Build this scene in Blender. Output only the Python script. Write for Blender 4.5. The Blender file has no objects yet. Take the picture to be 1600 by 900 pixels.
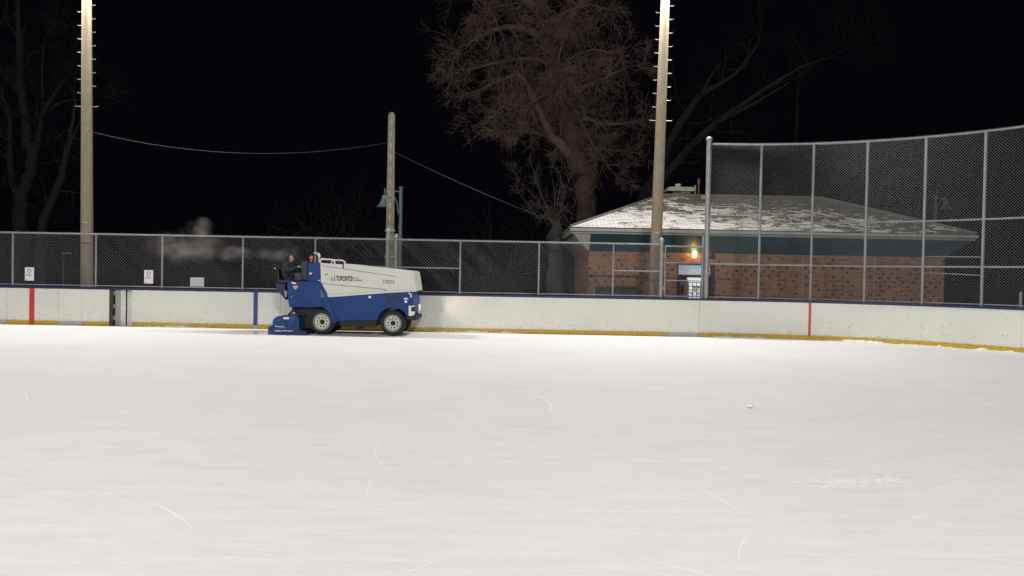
import bpy, bmesh, math, random
from math import sin, cos, tan, pi, radians, atan, sqrt, hypot
from mathutils import Vector, Matrix
random.seed(7)
sc = bpy.context.scene
col = sc.collection

# ------------------------------------------------------------------ camera
F, CH = 1202.0, 1.7
PITCH, ROLL = atan(20 / 1202), radians(1.05)
FW = Vector((0, cos(PITCH), -sin(PITCH))); UP0 = Vector((0, sin(PITCH), cos(PITCH))); RT0 = Vector((1, 0, 0))
RT = RT0 * cos(ROLL) + UP0 * sin(ROLL); UP = UP0 * cos(ROLL) - RT0 * sin(ROLL)
CAM = Vector((0, 0, CH))
cd = bpy.data.cameras.new('camera'); cam = bpy.data.objects.new('camera', cd); col.objects.link(cam)
cd.sensor_width = 36; cd.lens = 36 * F / 1600; cd.clip_end = 3000; cd.clip_start = 0.05
M = Matrix((RT, UP, -FW)).transposed().to_4x4(); M.translation = CAM
cam.matrix_world = M
sc.camera = cam
# ------------------------------------------------------------------ night sky, exposure
w = bpy.data.worlds.new('World'); sc.world = w; w.use_nodes = True
bg = w.node_tree.nodes['Background']; bg.inputs[0].default_value = (0.55, 0.40, 0.85, 1); bg.inputs[1].default_value = 0.0024
sc.view_settings.view_transform = 'Standard'; sc.view_settings.look = 'None'
sc.view_settings.exposure = 0; sc.view_settings.gamma = 1
sc.cycles.use_denoising = True
sc.cycles.max_bounces = 6; sc.cycles.diffuse_bounces = 3; sc.cycles.glossy_bounces = 3
sc.cycles.volume_step_rate = 1.0; sc.cycles.volume_max_steps = 256
FLOOD_FAR, FLOOD_NEAR = 750, 1400     # watts of each flood lamp (two lamps to a pole)
FLOOD_COL = (1.0, 0.978, 0.950)

# ------------------------------------------------------------------ pixel (1600x900) to place
def ray(px, py): return FW * F + RT * (px - 800) - UP * (py - 450)
def at(px, py, Y):
    d = ray(px, py); return CAM + d * (Y / d.y)
def gnd(px, py, z=0.0):
    d = ray(px, py); return CAM + d * ((z - CH) / d.z)
def proj(p):
    d = Vector(p) - CAM; k = F / d.dot(FW); return 800 + d.dot(RT) * k, 450 - d.dot(UP) * k

# ------------------------------------------------------------------ materials
MATS = {}
def mat(name, c, rough=0.6, metal=0.0, var=0.0, scale=8.0, bump=0.0, bscale=60.0, spec=0.5, emit=None, es=0.0, dirt=None, dscale=3.0, damt=0.5):
    if name in MATS: return MATS[name]
    m = bpy.data.materials.new(name); m.use_nodes = True; nt = m.node_tree; n = nt.nodes; L = nt.links
    b = n['Principled BSDF']
    b.inputs['Base Color'].default_value = (*c, 1); b.inputs['Roughness'].default_value = rough; b.inputs['Metallic'].default_value = metal
    b.inputs['Specular IOR Level'].default_value = spec
    tc = n.new('ShaderNodeTexCoord')
    if var > 0 or dirt:
        nz = n.new('ShaderNodeTexNoise'); nz.inputs['Scale'].default_value = scale; nz.inputs['Detail'].default_value = 5
        L.new(tc.outputs['Object'], nz.inputs['Vector'])
        r = n.new('ShaderNodeMapRange'); r.inputs[1].default_value = .25; r.inputs[2].default_value = .75
        r.inputs[3].default_value = 1 - var; r.inputs[4].default_value = 1 + var
        L.new(nz.outputs[0], r.inputs[0])
        mx = n.new('ShaderNodeMix'); mx.data_type = 'RGBA'; mx.blend_type = 'MULTIPLY'; mx.inputs[0].default_value = 1
        mx.inputs[6].default_value = (*c, 1); L.new(r.outputs[0], mx.inputs[7]); out = mx.outputs[2]
        if dirt:
            n2 = n.new('ShaderNodeTexNoise'); n2.inputs['Scale'].default_value = dscale; n2.inputs['Detail'].default_value = 8; n2.inputs['Roughness'].default_value = .7
            L.new(tc.outputs['Object'], n2.inputs['Vector'])
            r2 = n.new('ShaderNodeMapRange'); r2.inputs[1].default_value = .5; r2.inputs[2].default_value = .72; r2.inputs[4].default_value = damt
            L.new(n2.outputs[0], r2.inputs[0])
            m2 = n.new('ShaderNodeMix'); m2.data_type = 'RGBA'; L.new(r2.outputs[0], m2.inputs[0]); L.new(out, m2.inputs[6]); m2.inputs[7].default_value = (*dirt, 1)
            out = m2.outputs[2]
        L.new(out, b.inputs['Base Color'])
    if bump > 0:
        nb = n.new('ShaderNodeTexNoise'); nb.inputs['Scale'].default_value = bscale; nb.inputs['Detail'].default_value = 4
        L.new(tc.outputs['Object'], nb.inputs['Vector'])
        bp_ = n.new('ShaderNodeBump'); bp_.inputs['Strength'].default_value = bump; bp_.inputs['Distance'].default_value = .01
        L.new(nb.outputs[0], bp_.inputs['Height']); L.new(bp_.outputs[0], b.inputs['Normal'])
    if emit:
        b.inputs['Emission Color'].default_value = (*emit, 1); b.inputs['Emission Strength'].default_value = es
    MATS[name] = m
    return m

galv = mat('galvanised_steel', (.29, .29, .30), .5, .35, var=.18, scale=6)
galv_mesh = mat('galvanised_wire', (.21, .21, .23), .55, .3)
navy_cap = mat('navy_cap_paint', (.012, .022, .075), .4, var=.2, scale=4)
yellow = mat('yellow_kick_plastic', (.52, .34, .025), .45, var=.12, scale=5, dirt=(.12, .08, .03), dscale=14, damt=.75)
bare = mat('worn_grey_kick', (.42, .42, .40), .7, var=.25, scale=20, dirt=(.1, .1, .09), dscale=25, damt=.8)
red_line = mat('red_line_paint', (.50, .035, .025), .45, var=.08)
blue_line = mat('blue_line_paint', (.018, .05, .22), .45, var=.08)
concrete = mat('pole_concrete', (.26, .222, .155), .85, var=.12, scale=5, bump=.35, bscale=40, dirt=(.17, .14, .095), dscale=4, damt=.4)
greypost = mat('grey_concrete', (.30, .30, .28), .9, var=.3, scale=30, bump=.5, bscale=60)
black = mat('black_paint', (.012, .012, .013), .6)
blackrub = mat('tyre_rubber', (.016, .015, .015), .8, var=.3, scale=20, bump=.3)
snow = mat('snow', (.82, .82, .83), .8, bump=.5, bscale=50)

def board_material():
    m = bpy.data.materials.new('white_board_plastic'); m.use_nodes = True; nt = m.node_tree; n = nt.nodes; L = nt.links
    b = n['Principled BSDF']; b.inputs['Roughness'].default_value = .33
    geo = n.new('ShaderNodeNewGeometry'); sep = n.new('ShaderNodeSeparateXYZ'); L.new(geo.outputs['Position'], sep.inputs[0])
    # broad tint
    nz = n.new('ShaderNodeTexNoise'); nz.inputs['Scale'].default_value = .7; nz.inputs['Detail'].default_value = 6; L.new(geo.outputs['Position'], nz.inputs['Vector'])
    cr = n.new('ShaderNodeValToRGB'); cr.color_ramp.elements[0].position = .3; cr.color_ramp.elements[1].position = .7
    cr.color_ramp.elements[0].color = (.63, .635, .57, 1); cr.color_ramp.elements[1].color = (.71, .70, .645, 1)
    L.new(nz.outputs[0], cr.inputs[0])
    # puck marks: sparse small cells, thicker near the kick strip
    vo = n.new('ShaderNodeTexVoronoi'); vo.inputs['Scale'].default_value = 15; L.new(geo.outputs['Position'], vo.inputs['Vector'])
    rnd = n.new('ShaderNodeSeparateColor'); L.new(vo.outputs['Color'], rnd.inputs[0])
    lt = n.new('ShaderNodeMath'); lt.operation = 'LESS_THAN'; L.new(vo.outputs['Distance'], lt.inputs[0])
    sz = n.new('ShaderNodeMapRange'); sz.inputs[3].default_value = .10; sz.inputs[4].default_value = .24; L.new(rnd.outputs[1], sz.inputs[0]); L.new(sz.outputs[0], lt.inputs[1])
    thr = n.new('ShaderNodeMapRange'); thr.inputs[1].default_value = .12; thr.inputs[2].default_value = .75; thr.inputs[3].default_value = .52; thr.inputs[4].default_value = .03
    L.new(sep.outputs[2], thr.inputs[0])
    l2 = n.new('ShaderNodeMath'); l2.operation = 'LESS_THAN'; L.new(rnd.outputs[0], l2.inputs[0]); L.new(thr.outputs[0], l2.inputs[1])
    mu = n.new('ShaderNodeMath'); mu.operation = 'MULTIPLY'; L.new(lt.outputs[0], mu.inputs[0]); L.new(l2.outputs[0], mu.inputs[1])
    # scuffed grime just above the kick strip
    g = n.new('ShaderNodeTexNoise'); g.inputs['Scale'].default_value = 9; g.inputs['Detail'].default_value = 8; g.inputs['Roughness'].default_value = .75
    mp = n.new('ShaderNodeMapping'); mp.inputs['Scale'].default_value = (1, 1, 3); L.new(geo.outputs['Position'], mp.inputs[0]); L.new(mp.outputs[0], g.inputs['Vector'])
    zf = n.new('ShaderNodeMapRange'); zf.inputs[1].default_value = .13; zf.inputs[2].default_value = .3; zf.inputs[3].default_value = .18; zf.inputs[4].default_value = 0; L.new(sep.outputs[2], zf.inputs[0])
    ad = n.new('ShaderNodeMath'); ad.operation = 'ADD'; L.new(g.outputs[0], ad.inputs[0]); L.new(zf.outputs[0], ad.inputs[1])
    gr = n.new('ShaderNodeMapRange'); gr.inputs[1].default_value = .68; gr.inputs[2].default_value = .82; gr.inputs[4].default_value = .6; L.new(ad.outputs[0], gr.inputs[0])
    mk = n.new('ShaderNodeMath'); mk.operation = 'MULTIPLY'; mk.inputs[1].default_value = .72; L.new(mu.outputs[0], mk.inputs[0])
    mxm = n.new('ShaderNodeMath'); mxm.operation = 'MAXIMUM'; L.new(mk.outputs[0], mxm.inputs[0]); L.new(gr.outputs[0], mxm.inputs[1])
    mx = n.new('ShaderNodeMix'); mx.data_type = 'RGBA'; L.new(mxm.outputs[0], mx.inputs[0]); L.new(cr.outputs[0], mx.inputs[6]); mx.inputs[7].default_value = (.09, .085, .08, 1)
    L.new(mx.outputs[2], b.inputs['Base Color'])
    wv = n.new('ShaderNodeTexNoise'); wv.inputs['Scale'].default_value = 1.6; L.new(geo.outputs['Position'], wv.inputs['Vector'])
    bu = n.new('ShaderNodeBump'); bu.inputs['Strength'].default_value = .25; bu.inputs['Distance'].default_value = .05; L.new(wv.outputs[0], bu.inputs['Height']); L.new(bu.outputs[0], b.inputs['Normal'])
    return m
board_white = board_material()

def ice_material(name, wet=False):
    m = bpy.data.materials.new(name); m.use_nodes = True; nt = m.node_tree; n = nt.nodes; L = nt.links
    b = n['Principled BSDF']
    geo = n.new('ShaderNodeNewGeometry')
    def noise(scale, vec, detail=6, rough=.6):
        q = n.new('ShaderNodeTexNoise'); q.inputs['Scale'].default_value = scale; q.inputs['Detail'].default_value = detail; q.inputs['Roughness'].default_value = rough
        mp = n.new('ShaderNodeMapping'); mp.inputs['Scale'].default_value = vec; mp.inputs['Rotation'].default_value = (0, 0, radians(3)); L.new(geo.outputs['Position'], mp.inputs[0]); L.new(mp.outputs[0], q.inputs['Vector']); return q.outputs[0]
    def rng(o, a, bb, c, d):
        r = n.new('ShaderNodeMapRange'); r.inputs[1].default_value = a; r.inputs[2].default_value = bb; r.inputs[3].default_value = c; r.inputs[4].default_value = d; L.new(o, r.inputs[0]); return r.outputs[0]
    def mix(f, a, bb):
        x = n.new('ShaderNodeMix'); x.data_type = 'RGBA'; L.new(f, x.inputs[0]); L.new(a, x.inputs[6]); x.inputs[7].default_value = (*bb, 1); return x.outputs[2]
    base = n.new('ShaderNodeValToRGB'); base.color_ramp.elements[0].position = .32; base.color_ramp.elements[1].position = .68
    base.color_ramp.elements[0].color = (.765, .745, .730, 1); base.color_ramp.elements[1].color = (.820, .802, .785, 1)
    L.new(noise(.35, (1, 1.4, 1)), base.inputs[0]); c = base.outputs[0]
    streak = noise(2.2, (.55, 5, 1), 8, .7)          # resurfacing streaks run across the rink
    c = mix(rng(streak, .50, .72, 0, .6), c, (.88, .87, .86))
    c = mix(rng(noise(1.5, (.7, 4.0, 1), 10, .75), .46, .72, 0, .70), c, (.69, .68, .67))
    c = mix(rng(noise(4.5, (.5, 2.6, 1), 8, .75), .52, .72, 0, .50), c, (.90, .895, .89))
    c = mix(rng(noise(2.6, (.55, 3.1, 1), 9, .78), .52, .74, 0, .50), c, (.67, .66, .65))
    fine = noise(9, (.5, 6, 1), 9, .8)
    c = mix(rng(fine, .54, .70, 0, .7), c, (.93, .93, .93))
    c = mix(rng(noise(5, (1.0, 2.5, 1), 8, .8), .62, .74, 0, .28), c, (.92, .92, .92))
    L.new(c, b.inputs['Base Color'])
    ro = rng(noise(.8, (.6, 2, 1)), .3, .7, .62, .78)
    if wet:
        tc = n.new('ShaderNodeTexCoord'); sp = n.new('ShaderNodeSeparateXYZ'); L.new(tc.outputs['Generated'], sp.inputs[0])
        a = n.new('ShaderNodeMath'); a.operation = 'ADD'; L.new(sp.outputs[0], a.inputs[0]); L.new(rng(noise(1.2, (1, 3, 1)), .3, .7, -.18, .18), a.inputs[1])
        ro = rng(a.outputs[0], .45, .8, .42, .03)
        b.inputs['Specular IOR Level'].default_value = .6
    else:
        b.inputs['Specular IOR Level'].default_value = .06
    L.new(ro, b.inputs['Roughness'])
    if not wet:
        bu = n.new('ShaderNodeBump'); bu.inputs['Strength'].default_value = .35; bu.inputs['Distance'].default_value = .01
        L.new(streak, bu.inputs['Height'])
        b2 = n.new('ShaderNodeBump'); b2.inputs['Strength'].default_value = .3; b2.inputs['Distance'].default_value = .004
        L.new(fine, b2.inputs['Height']); L.new(bu.outputs[0], b2.inputs['Normal']); L.new(b2.outputs[0], b.inputs['Normal'])
    return m

# ------------------------------------------------------------------ mesh builder
class MB:
    def __init__(s): s.v = []; s.f = []; s.mi = []; s.m = 0
    def add(s, vs, fs):
        o = len(s.v); s.v += [tuple(v) for v in vs]
        for f in fs: s.f.append(tuple(o + i for i in f)); s.mi.append(s.m)
    def box(s, x0, x1, y0, y1, z0, z1):
        s.add([(x0, y0, z0), (x1, y0, z0), (x1, y1, z0), (x0, y1, z0), (x0, y0, z1), (x1, y0, z1), (x1, y1, z1), (x0, y1, z1)],
              [(3, 2, 1, 0), (4, 5, 6, 7), (0, 1, 5, 4), (1, 2, 6, 5), (2, 3, 7, 6), (3, 0, 4, 7)])
        return s
    def quad(s, a, b, c, d): s.add([a, b, c, d], [(0, 1, 2, 3)]); return s
    def prism(s, prof, y0, y1):                    # prof: (x,z) outline pushed from y0 to y1
        k = len(prof)
        area = sum(prof[i][0] * prof[(i + 1) % k][1] - prof[(i + 1) % k][0] * prof[i][1] for i in range(k))
        if area < 0: prof = prof[::-1]
        vs = [(x, y0, z) for x, z in prof] + [(x, y1, z) for x, z in prof]
        s.add(vs, [tuple(range(k)), tuple(range(2 * k - 1, k - 1, -1))] + [((i + 1) % k, i, i + k, (i + 1) % k + k) for i in range(k)])
        return s
    def tube(s, pts, r, n=6, caps=True):
        pts = [Vector(p) for p in pts]; k = len(pts)
        rs = r if isinstance(r, (list, tuple)) else [r] * k
        t0 = (pts[1] - pts[0]).normalized()
        nrm = t0.orthogonal().normalized(); vs = []
        for i, p in enumerate(pts):
            t = (pts[min(i + 1, k - 1)] - pts[max(i - 1, 0)]).normalized()
            nrm = (nrm - t * nrm.dot(t))
            nrm = nrm.normalized() if nrm.length > 1e-6 else t.orthogonal().normalized()
            bi = t.cross(nrm)
            for j in range(n):
                a = 2 * pi * j / n; vs.append(p + (nrm * cos(a) + bi * sin(a)) * rs[i])
        fs = [(i * n + j, i * n + (j + 1) % n, (i + 1) * n + (j + 1) % n, (i + 1) * n + j) for i in range(k - 1) for j in range(n)]
        if caps: fs += [tuple(range(n - 1, -1, -1)), tuple(range((k - 1) * n, k * n))]
        s.add(vs, fs); return s
    def lathe(s, prof, axis_o, axis='Z', n=24, loop=False):     # prof: (r,h)
        o = Vector(axis_o); vs = []
        for r, h in prof:
            for j in range(n):
                a = 2 * pi * j / n; c, q = r * cos(a), r * sin(a)
                vs.append(o + Vector({'Z': (c, q, h), 'Y': (c, h, -q), 'X': (h, c, q)}[axis]))
        k = len(prof)
        fs = [(i * n + j, i * n + (j + 1) % n, (i + 1) * n + (j + 1) % n, (i + 1) * n + j) for i in range(k - 1) for j in range(n)]
        if loop: fs += [((k - 1) * n + j, (k - 1) * n + (j + 1) % n, (j + 1) % n, j) for j in range(n)]
        else: fs += [tuple(range(n - 1, -1, -1)), tuple(range((k - 1) * n, k * n))]
        s.add(vs, fs); return s
    def build(s, name, mats, parent=None, bevel=0, smooth=False, loc=None):
        me = bpy.data.meshes.new(name); me.from_pydata(s.v, [], s.f)
        if not isinstance(mats, (list, tuple)): mats = [mats]
        for m in mats: me.materials.append(m)
        if len(mats) > 1: me.polygons.foreach_set('material_index', s.mi)
        if smooth:
            me.polygons.foreach_set('use_smooth', [True] * len(me.polygons))
            try: me.set_sharp_from_angle(angle=radians(38))
            except Exception: pass
        me.update()
        return link(name, me, parent, bevel, loc)
def link(name, me, parent=None, bevel=0, loc=None):
    o = bpy.data.objects.new(name, me); col.objects.link(o)
    if parent: o.parent = parent
    if loc is not None: o.location = loc
    if bevel:
        b = o.modifiers.new('bevel', 'BEVEL'); b.width = bevel; b.segments = 2; b.limit_method = 'ANGLE'; b.angle_limit = radians(35)
    return o
def thing(name, label, cat, loc=(0, 0, 0), group=None, rz=0):
    o = bpy.data.objects.new(name, None); col.objects.link(o); o.location = loc; o.rotation_euler.z = rz; o.empty_display_size = .2
    return tag(o, label, cat, group)
def tag(o, label=None, cat=None, group=None, kind=None):
    if label: o['label'] = label
    if cat: o['category'] = cat
    if group: o['group'] = group
    if kind: o['kind'] = kind
    return o
def text(name, s, size, loc, m, parent, rot=(pi / 2, 0, 0), sx=1.0, bold=0.0, shear=0):
    cu = bpy.data.curves.new(name, 'FONT'); cu.body = s; cu.size = size; cu.extrude = .002; cu.offset = bold; cu.shear = shear
    t = bpy.data.objects.new(name + '_src', cu); col.objects.link(t)
    bpy.context.view_layer.update()
    me = bpy.data.meshes.new_from_object(t.evaluated_get(bpy.context.evaluated_depsgraph_get()))
    bpy.data.objects.remove(t)
    me.materials.clear(); me.materials.append(m)
    o = link(name, me, parent, 0, loc); o.rotation_euler = rot; o.scale = (sx, 1, 1)
    return o

# ------------------------------------------------------------------ rink path: straight far side, rounded corner, right side
BY, AX0, AR = 22.45, 6.3, 7.7
AL = AR * pi / 2
def path(s, off=0.0, z=0.0):
    if s <= AX0: return Vector((s, BY + off, z))
    if s <= AX0 + AL:
        a = (s - AX0) / AR; return Vector((AX0 + (AR + off) * sin(a), BY - AR + (AR + off) * cos(a), z))
    return Vector((AX0 + AR + off, BY - AR - (s - AX0 - AL), z))
def s_of(px, z, off=0.0):                            # the place on the path seen at picture column px
    lo, hi = -40.0, AX0 + AL * .8
    for _ in range(50):
        mid = (lo + hi) / 2
        if proj(path(mid, off, z))[0] < px: lo = mid
        else: hi = mid
    return (lo + hi) / 2
def z_of(px, py, off=0.0):
    s = s_of(px, 1.5, off); P = path(s, off); return at(px, py, P.y).z
def sweep(mb, s0, s1, o0, o1, z0, z1, step=.4):
    if s1 <= AX0: k = 1
    else: k = max(1, int((s1 - s0) / step))
    vs = []
    for i in range(k + 1):
        s = s0 + (s1 - s0) * i / k
        vs += [path(s, o0, z0), path(s, o1, z0), path(s, o1, z1), path(s, o0, z1)]
    fs = [(0, 1, 2, 3), (4 * k + 3, 4 * k + 2, 4 * k + 1, 4 * k)]
    for i in range(k):
        a = 4 * i; b = a + 4
        for j in range(4): fs.append((a + j, b + j, b + (j + 1) % 4, a + (j + 1) % 4))
    mb.add(vs, fs)
def rail(mb, s0, s1, off, z0, z1, r, n=8):
    k = 2 if s1 <= AX0 else max(2, int((s1 - s0) / .35))
    mb.tube([path(s0 + (s1 - s0) * i / (k - 1), off, z0 + (z1 - z0) * i / (k - 1)) for i in range(k)], r, n)

# ------------------------------------------------------------------ ground and ice
grass = mat('dark_turf', (.006, .006, .005), .95, var=.4, scale=3, bump=.6, bscale=8, spec=.1)
g = MB(); g.quad((-900, -300, -.06), (900, -300, -.06), (900, 1500, -.06), (-900, 1500, -.06)).build('ground', grass)['kind'] = 'structure'
ice = MB()
SE = AX0 + AL + 22.0
outl = [path(-32, .03)] + [path(AX0 + AL * i / 24, .03) for i in range(25)] + [path(SE, .03)]
outl.append(Vector((-32, outl[-1].y, 0)))
ice.add(outl, [tuple(range(len(outl)))[::-1]])
ice.build('ice', ice_material('rink_ice'))['kind'] = 'structure'
apr = MB(); asph = mat('snowy_asphalt_path', (.030, .030, .030), .9, var=.3, scale=2, bump=.4, spec=.2)
apr.quad((-32, BY + .1, -.03), (16, BY + .1, -.03), (16, BY + 3.4, -.03), (-32, BY + 3.4, -.03)).build('path', asph)['kind'] = 'structure'

wet = MB()
a0, a1 = gnd(215, 518.5), gnd(424, 518.3); b0, b1 = gnd(190, 521.5), gnd(424, 524.2)
pts = []
for i in range(13): pts.append((a0.x + (a1.x - a0.x) * i / 12, 21.85 - .1 * random.random() * (12 - i) / 12, .004))
for i in range(13): pts.append((b1.x + (b0.x - b1.x) * i / 12, 20.52 + .10 * random.random() * i / 12 + .25 * (i / 12) ** 3, .004))
wet.add(pts, [tuple(range(len(pts)))[::-1]]); wet.build('wet_ice', ice_material('wet_ice_film', True))['kind'] = 'structure'

# ------------------------------------------------------------------ dasher boards
PT, CT = 1.06, 1.125
def seam_panels(parent, seams):
    for a, b in zip(seams[:-1], seams[1:]):
        m = MB(); sweep(m, a + .003, b - .003, 0, .05, 0.02, PT); m.build('panel', board_white, parent)
def kick(parent, a, b, m=yellow, o=-.014):
    q = MB(); sweep(q, a, b, o, -.0015, 0, .125); q.build('kick_strip', m, parent)
def stripe(parent, a, b, m):
    q = MB(); sweep(q, a, b, -.0165, -.0005, .0 if m is red_line and b - a > .1 else .10, PT - .002); q.build('line_stripe', m, parent)
def cap(parent, a, b):
    q = MB(); sweep(q, a, b, -.02, .20, PT, CT); q.build('cap_rail', navy_cap, parent, bevel=.012)
def frame(parent, ss):                                # steel uprights behind the boards
    for s in ss:
        q = MB(); sweep(q, s - .03, s + .03, .052, .15, -.05, PT - .002, 9); q.build('upright', galv, parent)
S = lambda px, z=.6: s_of(px, z)
gl, gr_ = S(170.5), S(206)
bl = thing('rink_board', 'white rink boards with a broad red line and a missing kick strip', 'rink board', path(-20, 0))
def reparent_zero(t):   # parts are built in world space
    t.location = (0, 0, 0)
reparent_zero(bl)
seam_panels(bl, [-32, -26, -20, S(10), S(91.5), S(128), gl])
kick(bl, -32, S(-90)); kick(bl, S(-90), S(10), bare); kick(bl, S(10), S(46)); kick(bl, S(54), S(91.5)); kick(bl, S(91.5), S(128.5), bare, -.006); kick(bl, S(128.5), gl)
stripe(bl, S(46.2), S(53.8), red_line); cap(bl, -32, gl - .01); frame(bl, [-30, -26, -22, -18, -15, -13, gl - .05])
bm_ = thing('rink_board', 'white rink boards with a blue line beside the gate opening', 'rink board'); jm = S(590)
seam_panels(bm_, [gr_, S(438.5), S(446.5), jm])
kick(bm_, gr_, S(396)); kick(bm_, S(396), S(403), bare, -.010); kick(bm_, S(403), jm); stripe(bm_, S(396.2), S(402.6), blue_line)
cap(bm_, gl, jm - .004); frame(bm_, [gr_ + .05, -9, -7, -5])
br = thing('rink_board', 'white rink boards curving round the corner with a thin red line', 'rink board')
seam_panels(br, [jm, S(1092.5), AX0 + AL * .62, AX0 + AL + 2, SE])
kick(br, jm, S(1042)); kick(br, S(1042), S(1092.5), bare, -.006); kick(br, S(1092.5), SE); stripe(br, S(1263.3), S(1267), red_line)
cap(br, jm, SE); frame(br, [-2, 0, 2, 4, 6, 8, 10, 12, 14, 18, 22])

# gate opening between the boards: steel jamb, concrete post, white return panels
gt = thing('gate_recess', 'grey gate opening in the boards with steel jamb and concrete post', 'gate')
q = MB(); q.box(gl + .005, gl + .10, BY + .03, BY + .16, -.03, PT); q.build('steel_jamb', mat('dark_steel', (.05, .05, .048), .5, .5, var=.4, scale=20), gt)
for z in (.18, .52, .90):
    q = MB(); q.box(gl + .10, gl + .13, BY + .05, BY + .11, z, z + .12); q.build('hinge', galv, gt)
q = MB(); q.box(gl + .13, gl + .285, BY + .09, BY + .25, -.03, PT); q.build('concrete_post', greypost, gt, bevel=.008)
wpan = mat('return_panel_white', (.62, .62, .57), .5, var=.08, dirt=(.3, .29, .26), dscale=3, damt=.5)
q = MB(); q.box(gl + .287, gl + .43, BY + .10, BY + .13, -.03, PT); q.build('return_panel', wpan, gt)
q = MB(); q.box(gl + .43, gr_ + .02, BY + .19, BY + .22, -.03, PT); q.build('return_panel', wpan, gt)
q = MB(); q.box(gr_ - .004, gr_ + .01, BY + .052, BY + .188, -.03, PT - .003); q.build('return_panel', wpan, gt)
q = MB(); q.box(gl + .005, gr_, BY + .03, BY + .36, -.03, -.01); q.build('sill', greypost, gt)

# ------------------------------------------------------------------ chain-link fences
FO, FB, FT = .12, 1.165, 2.68
def wire_mesh(name, parent, s0, s1, z0, z1, p, off, r, kind=True):
    m = MB(); h = z1 - z0; step = h if s1 <= AX0 else .5
    for d in (1, -1):
        k0 = int((s0 - h) / p) - 1; k1 = int((s1 + h) / p) + 1
        for k in range(k0, k1):
            sa = k * p + random.uniform(-.004, .004)
            za, zb = 0.0, h                            # line: s = sa + d*z
            if d > 0: za, zb = max(za, s0 - sa), min(zb, s1 - sa)
            else: za, zb = max(za, sa - s1), min(zb, sa - s0)
            if zb - za < .02: continue
            n = max(1, int((zb - za) / step + .5))
            m.tube([path(sa + d * (za + (zb - za) * i / n), off + d * r * .8, z0 + za + (zb - za) * i / n) for i in range(n + 1)], r, 3, False)
    o = m.build(name, galv_mesh, parent); o['kind'] = 'stuff'; return o
def post(parent, s, off, z0, z1, r, capped=False, name='post', m=None):
    q = MB(); P = path(s, off); q.tube([(P.x, P.y, z0), (P.x, P.y, z1)], r, 12)
    if capped: q.lathe([(r * 1.25, -.02), (r * 1.3, .02), (r * 1.1, .06), (r * .5, .095), (.002, .1)], (P.x, P.y, z1), n=12)
    return q.build(name, m or galv, parent, smooth=True)
G1 = s_of(1033, 2, FO)
lf = thing('chain_link_fence', 'long low chain-link fence on the boards, with white notices hung on it', 'fence')
lp = [s_of(p, 2, FO) for p in (-110, 20, 150, 253.5, 379.5, 492.5, 719, 842, 958)]
for s in [-31, -28.5, -26, -23.5, -21] + lp[0:]: post(lf, s, FO, CT, FT, .028)
for p in (606, 618): post(lf, s_of(p, 2, FO + .05), FO + .05, CT - .3, FT + (.24 if p == 606 else .08), .052, True, 'gate_post')
m = MB(); rail(m, -31, G1, FO, FT, FT, .024); m.build('top_rail', galv, lf, smooth=True)
m = MB(); rail(m, -31, G1, FO, FB, FB, .018); m.build('bottom_rail', galv, lf, smooth=True)
zr = z_of(640, 418, FO); m = MB(); rail(m, s_of(500, 2, FO), s_of(719, 2, FO), FO - .01, zr, zr, .021); m.build('brace_rail', galv, lf, smooth=True)
zr = z_of(995, 423.5, FO); m = MB(); rail(m, s_of(958, 2, FO), G1, FO - .01, zr, zr, .021); m.build('brace_rail', galv, lf, smooth=True)
wire_mesh('wire_mesh', lf, -31, G1 - .05, FB - .03, FT + .045, .086, FO - .03, .0029)
# walk-through gate in the fence
gate = thing('fence_gate', 'narrow chain-link gate in front of the lit building entrance', 'gate')
post(gate, G1, FO, CT, FT + .10, .06, True, 'gate_post')
ga, gb = s_of(1039, 2, FO), s_of(1101.5, 2, FO); gz0, gz1 = FB, FT - .05
for s in (ga, gb): post(gate, s, FO, gz0, gz1 + .03, .022, False, 'stile')
m = MB(); rail(m, ga, gb, FO, gz1, gz1, .021); m.build('gate_top_rail', galv, gate, smooth=True)
for py in (411, 438.5):
    z = z_of(1070, py, FO); m = MB(); rail(m, ga, gb, FO, z, z, .013); m.build('gate_rail', galv, gate, smooth=True)
m = MB(); rail(m, ga, gb, FO, gz0, gz0, .02); m.build('gate_bottom_rail', galv, gate, smooth=True)
for z in (1.4, 2.35):
    P = path((G1 + ga) / 2, FO, z); q = MB(); q.box(P.x - .06, P.x + .06, P.y - .03, P.y + .03, z - .03, z + .03); q.build('hinge', galv, gate)
P = path(gb, FO, 1.75); q = MB(); q.box(P.x - .03, P.x + .08, P.y - .045, P.y - .02, 1.72, 1.80); q.build('latch', galv, gate)
wire_mesh('wire_mesh', gate, ga, gb, gz0, gz1 + .05, .086, FO - .02, .0029)
# tall fence round the corner
tf = thing('chain_link_fence', 'tall chain-link backstop fence rising above the curved corner boards', 'fence')
TT = 5.64
T0 = s_of(1105, 3, FO); T1 = AX0 + AL + 2
post(tf, T0, FO, CT - .4, TT + .12, .075, True, 'end_post'); post(tf, T0 - .11, FO + .02, CT - .4, TT - 2.7, .035, False, 'gate_post')
tp = [s_of(p, 3, FO) for p in (1187, 1268.5, 1352.5, 1443.5, 1536.5)]
dsp = tp[-1] - tp[-2]
tp += [tp[-1] + dsp * k for k in range(1, 5)]
for s in tp: post(tf, s, FO, CT, TT, .037)
m = MB(); rail(m, T0, T1, FO, TT, TT, .028); m.build('top_rail', galv, tf, smooth=True)
zl = z_of(1270, 415, FO); zu = z_of(1443, 345.5, FO)
m = MB(); rail(m, T0, T1, FO - .01, zl, zl, .024); m.build('middle_rail', galv, tf, smooth=True)
m = MB(); rail(m, tp[1], T1, FO - .01, zu, zu, .024); m.build('upper_rail', galv, tf, smooth=True)
m = MB(); rail(m, T0, T1, FO, FB, FB, .018); m.build('bottom_rail', galv, tf, smooth=True)
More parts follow.
